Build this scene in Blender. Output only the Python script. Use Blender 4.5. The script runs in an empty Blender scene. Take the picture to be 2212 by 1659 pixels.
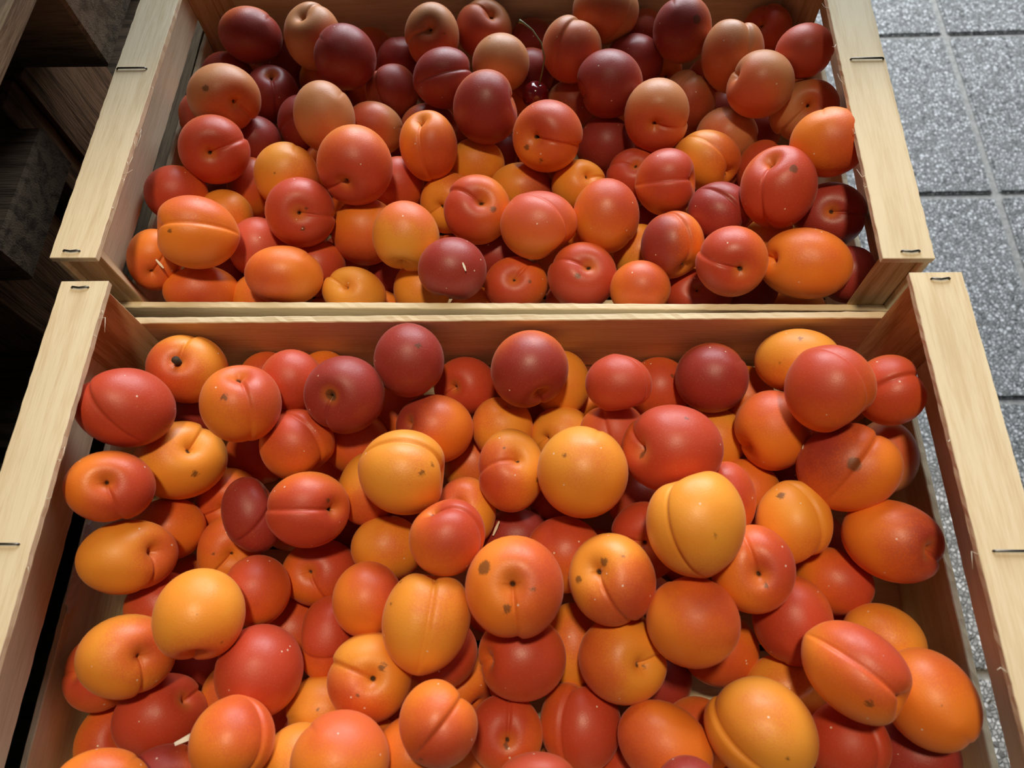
import bpy, bmesh, math, random
import numpy as np
from mathutils import Vector, Matrix, Quaternion

scene = bpy.context.scene
COL = scene.collection
ZR = 0.737            # height of the crate rails above the paving
random.seed(3)

# ------------------------------------------------------------------ camera
cam_data = bpy.data.cameras.new('camera')
cam = bpy.data.objects.new('camera', cam_data)
COL.objects.link(cam)
cam_data.sensor_width = 36.0
cam_data.lens = 1582.9 / 2212.0 * 36.0
cr = Vector((0.99890, 0.01633, -0.04391)); cu = Vector((0.00357, 0.90805, 0.41886)); cf = Vector((-0.04671, 0.41855, -0.90699))
M = Matrix((cr, cu, -cf)).transposed().to_4x4()
M.translation = Vector((0.02615, -0.22391, 0.34311 + ZR))
cam.matrix_world = M
cam_data.clip_start = 0.01
cam_data.dof.use_dof = True
cam_data.dof.focus_distance = 0.47
cam_data.dof.aperture_fstop = 10.0
scene.camera = cam

# ------------------------------------------------------------------ light
world = bpy.data.worlds.new('world'); scene.world = world
world.use_nodes = True
bg = world.node_tree.nodes['Background']
bg.inputs[0].default_value = (0.62, 0.78, 1.0, 1.0)
bg.inputs[1].default_value = 0.04

def look(o, target):
    o.rotation_euler = (Vector(target) - o.location).to_track_quat('-Z', 'Y').to_euler()

# warm ceiling spotlight right over the crates, turned towards the shopper
sd = bpy.data.lights.new('ceiling_spot', 'SPOT')
sd.energy = 58.5; sd.color = (1.0, 0.80, 0.54)
sd.spot_size = math.radians(74); sd.spot_blend = 0.17; sd.shadow_soft_size = 0.075
so = bpy.data.objects.new('ceiling_spot', sd); COL.objects.link(so)
so.location = (0.05, 0.00, ZR + 1.45); look(so, (0.05, -0.80, ZR))

# cool daylight from the open shop door behind and to the right
ad = bpy.data.lights.new('door_daylight', 'AREA')
ad.shape = 'RECTANGLE'; ad.size = 2.0; ad.size_y = 1.5
ad.energy = 105.0; ad.color = (0.86, 0.93, 1.0)
ao = bpy.data.objects.new('door_daylight', ad); COL.objects.link(ao)
ao.location = (0.32, 2.35, ZR + 0.95); look(ao, (0.3, 0.1, ZR - 0.2))

vs = scene.view_settings
vs.view_transform = 'Standard'; vs.look = 'None'; vs.gamma = 1.0
vs.use_curve_mapping = False
vs.exposure = 0.0

# ------------------------------------------------------------------ helpers
def tag(o, label=None, cat=None, group=None, kind=None):
    if label: o['label'] = label
    if cat: o['category'] = cat
    if group: o['group'] = group
    if kind: o['kind'] = kind
    return o

def link(name, mesh, mat=None, parent=None):
    o = bpy.data.objects.new(name, mesh); COL.objects.link(o)
    if mat is not None and mesh is not None and not mesh.materials: mesh.materials.append(mat)
    if parent is not None: o.parent = parent
    return o

def empty(name, loc=(0, 0, 0), rz=0.0):
    o = bpy.data.objects.new(name, None); COL.objects.link(o)
    o.location = loc; o.rotation_euler = (0, 0, rz); o.empty_display_size = 0.05
    return o

def bm_obj(name, bm, mat, parent=None, smooth=False):
    me = bpy.data.meshes.new(name)
    bm.normal_update(); bm.to_mesh(me); bm.free()
    if smooth:
        for p in me.polygons: p.use_smooth = True
    return link(name, me, mat, parent)

def add_box(bm, x0, x1, y0, y1, z0, z1):
    v = [bm.verts.new(q) for q in ((x0,y0,z0),(x1,y0,z0),(x1,y1,z0),(x0,y1,z0),(x0,y0,z1),(x1,y0,z1),(x1,y1,z1),(x0,y1,z1))]
    for f in ((3,2,1,0),(4,5,6,7),(0,1,5,4),(1,2,6,5),(2,3,7,6),(3,0,4,7)): bm.faces.new([v[i] for i in f])

def board(name, x0, x1, y0, y1, z0, z1, axis, mat, parent, rough=0.0006, n=28, bevel=0.0005, seed=0, wb=1.0, wc=0.5):
    """a sawn board: subdivided along its grain axis, edges slightly uneven, arrises eased"""
    rnd = random.Random(seed * 17 + len(name))
    lo = [x0, y0, z0]; hi = [x1, y1, z1]
    a = 'xyz'.index(axis); b, c = [i for i in range(3) if i != a]
    bm = bmesh.new(); rings = []
    for i in range(n + 1):
        t = i / n; ring = []
        for (sb, sc) in ((0,0),(1,0),(1,1),(0,1)):
            q = [0, 0, 0]
            q[a] = lo[a] + (hi[a] - lo[a]) * t
            q[b] = (hi if sb else lo)[b] + rnd.uniform(-rough, rough) * wb
            q[c] = (hi if sc else lo)[c] + rnd.uniform(-rough, rough) * wc
            ring.append(bm.verts.new(q))
        rings.append(ring)
    for i in range(n):
        for k in range(4):
            bm.faces.new((rings[i][k], rings[i][(k+1) % 4], rings[i+1][(k+1) % 4], rings[i+1][k]))
    bm.faces.new(rings[0][::-1]); bm.faces.new(rings[-1])
    bmesh.ops.recalc_face_normals(bm, faces=bm.faces)
    if bevel:
        es = [e for e in bm.edges if len(e.link_faces) == 2 and e.calc_face_angle(0) > 0.8]
        bmesh.ops.bevel(bm, geom=es, offset=bevel, segments=1, affect='EDGES', clamp_overlap=True)
    return bm_obj(name, bm, mat, parent)

def tube(name, pts, rad, mat, parent=None, seg=8, taper=None, smooth=True):
    bm = bmesh.new(); rings = []
    pts = [Vector(q) for q in pts]
    for i, q in enumerate(pts):
        d = (pts[min(i+1, len(pts)-1)] - pts[max(i-1, 0)]).normalized()
        u = d.orthogonal().normalized() if i == 0 else (u - d * u.dot(d)).normalized()
        w = d.cross(u)
        rr = rad * (taper[i] if taper else 1)
        rings.append([bm.verts.new(q + (u * math.cos(k * 2 * math.pi / seg) + w * math.sin(k * 2 * math.pi / seg)) * rr) for k in range(seg)])
    for i in range(len(pts) - 1):
        for k in range(seg):
            bm.faces.new((rings[i][k], rings[i][(k+1) % seg], rings[i+1][(k+1) % seg], rings[i+1][k]))
    bm.faces.new(rings[0][::-1]); bm.faces.new(rings[-1])
    return bm_obj(name, bm, mat, parent, smooth)

# ------------------------------------------------------------------ materials
class NT:
    def __init__(s, name):
        s.m = bpy.data.materials.new(name); s.m.use_nodes = True
        s.t = s.m.node_tree; s.b = s.t.nodes['Principled BSDF']
    def n(s, kind, **kw):
        o = s.t.nodes.new(kind)
        for k, v in kw.items(): setattr(o, k, v)
        return o
    def l(s, a, b): s.t.links.new(a, b)
    def val(s, sock, v):
        if isinstance(v, bpy.types.NodeSocket): s.l(v, sock)
        else: sock.default_value = v
    def math(s, op, a, b=0.0, c=None, clamp=False):
        o = s.n('ShaderNodeMath', operation=op, use_clamp=clamp)
        s.val(o.inputs[0], a); s.val(o.inputs[1], b)
        if c is not None: s.val(o.inputs[2], c)
        return o.outputs[0]
    def vmath(s, op, a, b=None):
        o = s.n('ShaderNodeVectorMath', operation=op)
        s.val(o.inputs[0], a)
        if b is not None: s.val(o.inputs[1], b)
        return o.outputs['Value'] if op in ('DOT_PRODUCT', 'LENGTH', 'DISTANCE') else o.outputs[0]
    def noise(s, vec, scale, detail=3, rough=0.5, dist=0.0):
        o = s.n('ShaderNodeTexNoise'); s.l(vec, o.inputs['Vector'])
        o.inputs['Scale'].default_value = scale; o.inputs['Detail'].default_value = detail
        o.inputs['Roughness'].default_value = rough; o.inputs['Distortion'].default_value = dist
        return o.outputs[0]
    def smooth(s, v, a, b, lo=0.0, hi=1.0):
        o = s.n('ShaderNodeMapRange', interpolation_type='SMOOTHSTEP')
        s.val(o.inputs[0], v); s.val(o.inputs[1], a); s.val(o.inputs[2], b)
        o.inputs[3].default_value = lo; o.inputs[4].default_value = hi
        return o.outputs[0]
    def mix(s, f, a, b, mode='MIX'):
        o = s.n('ShaderNodeMix', data_type='RGBA', blend_type=mode)
        s.val(o.inputs[0], f)
        for i, v in ((6, a), (7, b)):
            if isinstance(v, bpy.types.NodeSocket): s.l(v, o.inputs[i])
            else: o.inputs[i].default_value = (*v, 1.0)
        return o.outputs[2]
    def attr(s, name, out='Vector'):
        o = s.n('ShaderNodeAttribute', attribute_type='OBJECT', attribute_name=name)
        return o.outputs[out]
    def bump(s, h, strength, dist):
        o = s.n('ShaderNodeBump'); o.inputs['Strength'].default_value = strength
        o.inputs['Distance'].default_value = dist; s.l(h, o.inputs['Height'])
        s.l(o.outputs[0], s.b.inputs['Normal'])

def wood(name, axis, pale, dark, rough=0.75, grain=1.0, spec=0.25, bumpy=0.4):
    t = NT(name)
    co = t.n('ShaderNodeTexCoord').outputs['Object']
    rnd = t.n('ShaderNodeObjectInfo').outputs['Random']
    off = t.n('ShaderNodeCombineXYZ'); 
    for i, k in enumerate((7.1, 3.3, 5.7)): t.l(t.math('MULTIPLY', rnd, k), off.inputs[i])
    v = t.vmath('ADD', co, off.outputs[0])
    mp = t.n('ShaderNodeMapping'); t.l(v, mp.inputs[0])
    sc = [1.0, 1.0, 1.0]; sc['xyz'.index(axis)] = 0.06
    mp.inputs['Scale'].default_value = sc
    fine = t.noise(mp.outputs[0], 900, 2, 0.6)
    rings = t.noise(mp.outputs[0], 95 * grain, 3, 0.55, 0.6)
    broad = t.noise(v, 14, 2)
    f = t.math('ADD', t.math('MULTIPLY', rings, 0.75), t.math('MULTIPLY', fine, 0.35))
    f = t.smooth(f, 0.44, 0.72)
    c = t.mix(f, pale, dark)
    c = t.mix(t.smooth(broad, 0.3, 0.75, 0.0, 0.28), c, tuple(x * 0.72 for x in pale))
    t.l(c, t.b.inputs['Base Color'])
    t.b.inputs['Roughness'].default_value = rough
    t.b.inputs['Specular IOR Level'].default_value = spec
    t.bump(t.math('ADD', fine, t.math('MULTIPLY', rings, 0.6)), bumpy, 0.0006)
    return t.m

PALE, PDARK = (0.80, 0.68, 0.47), (0.66, 0.52, 0.32)
WX = wood('poplar_grain_x', 'x', PALE, PDARK)
WY = wood('poplar_grain_y', 'y', PALE, PDARK)
WZ = wood('pine_grain_z', 'z', (0.66, 0.47, 0.27), (0.40, 0.23, 0.10), grain=1.6)
OX = wood('weathered_grain_x', 'x', (0.16, 0.115, 0.075), (0.05, 0.035, 0.025), 0.9, 1.3, 0.1, 0.9)
OY = wood('weathered_grain_y', 'y', (0.22, 0.16, 0.10), (0.09, 0.06, 0.04), 0.9, 1.3, 0.1, 0.9)
OZ = wood('weathered_grain_z', 'z', (0.26, 0.14, 0.075), (0.06, 0.035, 0.02), 0.9, 1.6, 0.1, 0.9)

def plain(name, col, rough=0.5, metal=0.0, spec=0.5):
    t = NT(name)
    co = t.n('ShaderNodeTexCoord').outputs['Object']
    nz = t.noise(co, 260, 2)
    t.l(t.mix(t.smooth(nz, 0.35, 0.7), col, tuple(x * 0.8 for x in col)), t.b.inputs['Base Color'])
    t.b.inputs['Roughness'].default_value = rough; t.b.inputs['Metallic'].default_value = metal
    t.b.inputs['Specular IOR Level'].default_value = spec
    return t.m
STEEL = plain('staple_wire', (0.16, 0.15, 0.14), 0.35, 1.0)
CHIP = plain('splinter_wood', (0.85, 0.78, 0.62), 0.7)
STUB = plain('stem_brown', (0.05, 0.03, 0.015), 0.9)
STALK = plain('cherry_stalk', (0.20, 0.22, 0.08), 0.5)
CHERRY = plain('cherry_skin', (0.16, 0.008, 0.012), 0.12, 0.0, 0.7)
STRIP = plain('milky_plastic', (0.72, 0.70, 0.68), 0.3)

# exposed-aggregate paving
def paving():
    t = NT('exposed_aggregate')
    co = t.n('ShaderNodeTexCoord').outputs['Object']
    rnd = t.n('ShaderNodeObjectInfo').outputs['Random']
    off = t.n('ShaderNodeCombineXYZ'); t.l(t.math('MULTIPLY', rnd, 9.0), off.inputs[0]); t.l(t.math('MULTIPLY', rnd, 4.0), off.inputs[1])
    v = t.vmath('ADD', co, off.outputs[0])
    vo = t.n('ShaderNodeTexVoronoi'); t.l(v, vo.inputs['Vector']); vo.inputs['Scale'].default_value = 165
    vo2 = t.n('ShaderNodeTexVoronoi', feature='DISTANCE_TO_EDGE'); t.l(v, vo2.inputs['Vector']); vo2.inputs['Scale'].default_value = 165
    sep = t.n('ShaderNodeSeparateColor'); t.l(vo.outputs['Color'], sep.inputs[0])
    c = t.mix(t.smooth(sep.outputs[0], 0.1, 0.95), (0.34, 0.335, 0.32), (0.86, 0.855, 0.84))
    c = t.mix(t.smooth(sep.outputs[1], 0.95, 0.98), c, (0.13, 0.125, 0.12))
    grout = t.smooth(vo2.outputs['Distance'], 0.02, 0.16)
    c = t.mix(grout, (0.27, 0.265, 0.25), c)
    br = t.noise(v, 9, 3)
    c = t.mix(t.smooth(br, 0.35, 0.75, 0, 0.35), c, (0.46, 0.45, 0.43))
    t.l(c, t.b.inputs['Base Color'])
    t.b.inputs['Roughness'].default_value = 0.75
    h = t.math('ADD', t.math('MULTIPLY', grout, t.math('ADD', sep.outputs[2], 0.5)), t.math('MULTIPLY', t.noise(v, 420, 2), 0.4))
    t.bump(h, 0.9, 0.0035)
    return t.m
PAVE = paving()
def mortar():
    t = NT('dirty_mortar')
    co = t.n('ShaderNodeTexCoord').outputs['Object']
    nz = t.noise(co, 120, 4, 0.65)
    t.l(t.mix(t.smooth(nz, 0.3, 0.7), (0.34, 0.325, 0.295), (0.50, 0.48, 0.44)), t.b.inputs['Base Color'])
    t.b.inputs['Roughness'].default_value = 0.95
    t.bump(nz, 0.6, 0.004)
    return t.m
MORTAR = mortar()

# apricot skin: every fruit carries a skin tone (the tan one includes cool shade), blush side and blemishes as properties
def apricot_skin():
    t = NT('apricot_skin')
    co = t.n('ShaderNodeTexCoord').outputs['Object']
    rnd = t.n('ShaderNodeObjectInfo').outputs['Random']
    d = t.vmath('NORMALIZE', co)
    off = t.n('ShaderNodeCombineXYZ')
    for i, k in enumerate((3.1, 8.3, 5.9)): t.l(t.math('MULTIPLY', rnd, k), off.inputs[i])
    v = t.vmath('ADD', co, off.outputs[0])
    n1 = t.noise(v, 75, 4, 0.6)
    n2 = t.noise(v, 1300, 2, 0.6)
    n3 = t.noise(v, 30, 2)
    dot = t.vmath('DOT_PRODUCT', d, t.attr('blush_dir'))
    e = t.attr('blush_amount', 'Fac')
    th = t.math('MULTIPLY_ADD', e, -2.35, 1.42)
    s = t.math('ADD', dot, t.math('MULTIPLY', t.math('SUBTRACT', n1, 0.5), 0.55))
    s = t.math('ADD', s, t.math('MULTIPLY', t.math('SUBTRACT', n2, 0.5), 0.75))
    f = t.smooth(s, t.math('SUBTRACT', th, 0.8), t.math('ADD', th, 0.8))
    skin = t.mix(t.smooth(n3, 0.3, 0.7), t.attr('skin_color', 'Color'), t.attr('skin_color2', 'Color'))
    mid = t.mix(0.5, t.mix(0.5, skin, t.attr('blush_color', 'Color')), (0.72, 0.115, 0.022))
    c = t.mix(t.smooth(f, 0.0, 0.5), skin, mid)
    c = t.mix(t.smooth(f, 0.4, 1.0, 0.0, 0.95), c, t.attr('blush_color', 'Color'))
    # freckles of the skin
    c = t.mix(t.smooth(n2, 0.58, 0.78, 0.0, 0.16), c, (0.92, 0.50, 0.20))
    # stem end: warmer ring and brown pit
    ds = t.vmath('DISTANCE', d, (0.0, 0.0, 1.0))
    dsn = t.math('ADD', ds, t.math('MULTIPLY', t.math('SUBTRACT', n1, 0.5), 0.10))
    c = t.mix(t.smooth(dsn, 0.10, 0.42, 0.45, 0.0), c, (0.74, 0.25, 0.035))
    c = t.mix(t.smooth(dsn, 0.05, 0.11, 0.95, 0.0), c, (0.045, 0.022, 0.010))
    # brown scabs and scratches
    for i in (1, 2, 3):
        dm = t.vmath('DISTANCE', d, t.attr('mark%d' % i))
        wob = t.math('MULTIPLY', t.math('SUBTRACT', t.noise(t.vmath('MULTIPLY', v, (1.0, 2.2, 0.6)), 380, 4, 0.8), 0.5), 0.42)
        sz = t.attr('mark%d_size' % i, 'Fac')
        q = t.math('SUBTRACT', t.math('ADD', dm, t.math('MULTIPLY', wob, t.math('MULTIPLY', t.math('MINIMUM', sz, t.math('MULTIPLY_ADD', sz, -0.6, 0.13)), 11.0))), sz)
        c = t.mix(t.smooth(q, -0.05, 0.015, 0.74, 0.0), c, (0.095, 0.042, 0.014))
    # a dusting of pale wood crumbs
    vo = t.n('ShaderNodeTexVoronoi'); t.l(v, vo.inputs['Vector']); vo.inputs['Scale'].default_value = 240
    sp = t.n('ShaderNodeSeparateColor'); t.l(vo.outputs['Color'], sp.inputs[0])
    crumb = t.math('MULTIPLY', t.math('GREATER_THAN', sp.outputs[0], 0.955), t.math('LESS_THAN', vo.outputs['Distance'], 0.13))
    c = t.mix(t.math('MULTIPLY', crumb, 0.75), c, (0.85, 0.72, 0.58))
    t.l(c, t.b.inputs['Base Color'])
    b = t.b.inputs
    t.l(t.smooth(n1, 0.3, 0.7, 0.38, 0.52), b['Roughness'])
    b['Specular IOR Level'].default_value = 0.42
    b['Sheen Weight'].default_value = 0.10; b['Sheen Roughness'].default_value = 0.35
    b['Sheen Tint'].default_value = (1.0, 0.86, 0.80, 1.0)
    t.bump(t.math('ADD', n2, t.math('MULTIPLY', n1, 1.5)), 0.16, 0.0006)
    return t.m
SKIN = apricot_skin()

# ------------------------------------------------------------------ paving
floor = bm_obj('floor', (lambda bm: (add_box(bm, -4, 5, -3, 6, -0.05, -0.006), bm)[1])(bmesh.new()), MORTAR)
tag(floor, 'light grey exposed-aggregate paving laid in square blocks', kind='structure')
PY, PX = 0.400, 0.400
pm = bpy.data.meshes.new('paver')
bm = bmesh.new(); add_box(bm, -PX/2 + .0065, PX/2 - .0065, -PY/2 + .0055, PY/2 - .0055, -0.0059, 0.0)
bmesh.ops.bevel(bm, geom=[e for e in bm.edges if abs(e.verts[0].co.z) < 1e-6 or abs(e.verts[1].co.z) < 1e-6], offset=0.0035, segments=3, affect='EDGES')
bm.to_mesh(pm); bm.free(); pm.materials.append(PAVE)
for j in range(-4, 9):
    yc = 0.243 + PY * (j + 0.5)
    shift = 0.8315 if j != -1 else 0.812
    for i in range(-7, 8):
        o = link('paver', pm, None, floor)
        o.location = (shift + PX * (i + 0.5), yc, random.uniform(-0.001, 0.001))
        o.rotation_euler = (random.uniform(-.002, .002), random.uniform(-.002, .002), random.uniform(-.004, .004))

# ------------------------------------------------------------------ pallets carrying the crates
def pallet(x0, x1, y0, y1, z0, h, label, group=None, boards=7):
    e = empty('wooden_pallet', (0, 0, 0))
    tag(e, label, 'pallet', group)
    t = 0.02
    ym = (y0 + y1) / 2; xm = (x0 + x1) / 2
    for i, y in enumerate((y0, ym - .05, y1 - .1)):
        board('bottom_board', x0, x1, y, y + .1, z0, z0 + t, 'x', OX, e, n=6, seed=i, rough=.001)
        for k, x in enumerate((x0, xm - .05, x1 - .1)):
            board('block', x, x + .1, y, y + .1, z0 + t, z0 + h - 2*t, 'z', OZ, e, n=3, seed=i*3+k)
    for k, x in enumerate((x0, xm - .05, x1 - .1)):
        board('cross_board', x, x + .1, y0, y1, z0 + h - 2*t, z0 + h - t, 'y', OY, e, n=6, seed=k, rough=.001)
    w = (y1 - y0) / boards
    for i in range(boards):
        board('deck_board', x0, x1, y0 + i*w + .006, y0 + (i+1)*w - .006, z0 + h - t, z0 + h, 'x', OX, e, n=8, seed=i, rough=.001)
    return e
BASE = ZR - 0.144
ph = BASE / 4
words = ('bottom', 'second lowest', 'third', 'top')
for i in range(4):
    pallet(-0.252, 0.255, -0.42, 0.44, i * ph + 0.0012, ph - 0.002,
           '%s weathered pallet of the stack hidden under the fruit crates' % words[i], 'pallets under the crates')
    pallet(-1.10, -0.332, -0.56, 0.62, i * ph + 0.0012, ph - 0.002,
           '%s dark pallet of the stack along the left side, below the timber one' % words[i], 'pallets left of the crates')

e = empty('wooden_pallet', (0, 0, 0))
tag(e, 'dark weathered timber pallet stacked high to the left of the crates', 'pallet')
board('block', -0.48, -0.345, .030, .120, BASE, ZR - .0425, 'z', OZ, e, n=4, seed=1)
board('lead_board', -0.80, -0.302, .0275, .125, ZR - .0425, ZR - .007, 'x', OX, e, n=14, seed=2, rough=.0012, bevel=.002)
board('block', -0.44, -0.334, .139, .166, BASE, ZR - .006, 'z', OZ, e, n=6, seed=3, rough=.0008)
board('block', -0.43, -0.330, .168, .196, BASE, ZR - .006, 'z', OZ, e, n=6, seed=4, rough=.0008)
board('block', -0.43, -0.334, .198, .260, BASE, ZR - .006, 'z', OZ, e, n=6, seed=5, rough=.0008)
board('cross_beam', -0.85, -0.268, .1725, .270, ZR - .005, ZR + .079, 'x', OX, e, n=14, seed=6, rough=.0010, bevel=.002)
for k in range(5):
    board('deck_board', -0.250 - .127 * k - .125, -0.250 - .127 * k, -0.55, .62, ZR + .0795, ZR + .0935, 'y', OY, e, n=24, seed=7 + k, rough=.0008, bevel=.0015)
board('cross_beam', -0.85, -0.300, -.53, -.43, ZR - .005, ZR + .079, 'x', OX, e, n=6, seed=12)
board('block', -0.48, -0.36, -.53, -.43, BASE, ZR - .006, 'z', OZ, e, n=6, seed=13)
board('cross_beam', -0.85, -0.30, .46, .56, ZR, ZR + .079, 'x', OX, e, n=14, seed=8)
board('block', -0.48, -0.36, .46, .56, BASE, ZR, 'z', OZ, e, n=4, seed=9)

# ------------------------------------------------------------------ fruit crates (500 x 300 mm)
def staple(parent, x0, x1, y, z, sag=0.0):
    r = 0.0006
    return tube('staple', [(x0, y, z - .004), (x0, y, z + r), (x0 + .0008, y, z + .0011), ((x0+x1)/2, y - sag, z + .0011), (x1 - .0008, y, z + .0011), (x1, y, z + r), (x1, y, z - .004)], r, STEEL, parent, 6)

def crate(loc, rz, label, far_top, near_top, strip=False, seed=0):
    """local frame: x across (500), y from near wall (-.3) to far wall (0), z=0 top of the rails"""
    e = empty('fruit_crate', loc, rz); tag(e, label, 'crate', 'pale wooden fruit crates')
    HW, RW, L, RT, ZB = .25, .0279, .30, .0042, -.1385
    WT = .0042
    for s in (-1, 1):
        a, b = sorted((s * HW, s * (HW - RW)))
        rail = board('rail', a, b, -L, 0, -RT, 0, 'y', WY, e, rough=.00022, n=64, bevel=.0003, seed=seed + s, wc=0)
        # corner posts: triangular, long face turned inwards
        for yy, d in ((0, -1), (-L, 1)):
            bm = bmesh.new()
            y_out = yy + d * .0044
            tri = [(s * (HW - WT), y_out), (s * (HW - RW + .001), y_out), (s * (HW - WT), yy + d * .0300)]
            lo = [bm.verts.new((q[0], q[1], ZB)) for q in tri]; hi = [bm.verts.new((q[0], q[1], -RT)) for q in tri]
            bm.faces.new(lo[::-1]); bm.faces.new(hi)
            for k in range(3): bm.faces.new((lo[k], lo[(k+1) % 3], hi[(k+1) % 3], hi[k]))
            bmesh.ops.recalc_face_normals(bm, faces=bm.faces)
            bmesh.ops.bevel(bm, geom=list(bm.edges), offset=.0006, segments=1, affect='EDGES')
            bm_obj('corner_post', bm, WZ, e)
        a, b = sorted((s * HW, s * (HW - WT + .0003)))
        board('side_board', a, b, -L + .001, -.001, -.0600, -RT - .0002, 'y', WY, e, rough=.0003, n=60, seed=seed + 5 * s, wb=0, wc=1)
        board('side_slat', a, b, -L + .001, -.001, ZB, -.0770, 'y', WY, e, rough=.0003, n=60, seed=seed + 7 * s, wb=0, wc=1)
        for y in (-L/2, ):
            staple(rail, s * (HW - .0015) if s < 0 else HW - .0215, -HW + .0215 if s < 0 else HW - .0015, y, 0)
        for y in (-.0045, -L + .0045):
            m = s * (HW - RW * .45)
            staple(rail, m - .0048, m + .0048, y, 0, .0006)
        # torn fibres along the inner rail edge
        rnd = random.Random(seed + s)
        for k in range(7):
            y = rnd.uniform(-.27, -.02); x = s * (HW - RW); l = rnd.uniform(.002, .006) 
            tube('torn_fibre', [(x, y, -.001), (x - s * l * .5, y + rnd.uniform(-1, 1) * l, -.0008 + rnd.uniform(-.001, .001)), (x - s * l, y + rnd.uniform(-1, 1) * l * 1.5, rnd.uniform(-.001, .002))], .00022, CHIP, rail, 4, [1, .8, .3])
    for y0, top, nm in ((-.0044, far_top, 1), (-L, near_top, 2)):
        board('wall_board', -HW + .001, HW - .001, y0, y0 + .0044, -.102 if top > -.05 else -.104, top, 'x', WX, e, rough=.0003, n=110, seed=seed + nm, wb=0, wc=1)
        board('wall_board', -HW + .001, HW - .001, y0, y0 + .0044, ZB, -.106, 'x', WX, e, rough=.0004, n=30, seed=seed + 3 + nm)
    w = L / 5
    for k in range(5):
        board('bottom_board', -HW, HW, -L + k * w + .002, -L + (k + 1) * w - .002, ZB - .0042, ZB - .0002, 'x', WX, e, rough=.0004, n=12, seed=seed + k)
    if strip:
        o = bmesh.new()
        add_box(o, -HW + WT + .0002, -HW + WT + .0010, -.172, -.118, -.0820, -.0720)
        bmesh.ops.bevel(o, geom=[q for q in o.edges if abs(q.verts[0].co.x - q.verts[1].co.x) > 1e-5], offset=.004, segments=3, affect='EDGES')
        tag(bm_obj('plastic_strip', o, STRIP, e), 'milky plastic strip with a rounded end on the left slat')
    return e
crate((0, 0, ZR), 0.0, 'pale wooden crate of apricots nearest the camera, cut by the bottom edge', -.0413, -.050, True, 11)
# the far crate stands right behind, turned by less than one degree
ba = -0.01489
CBx, CBy = -0.01196 - math.sin(ba) * .30, 0.01241 + math.cos(ba) * .30
crate((CBx, CBy, ZR + .0), ba, 'pale wooden crate of apricots standing behind the other, half in shade', -.0413, -.0555, False, 29)

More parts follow.
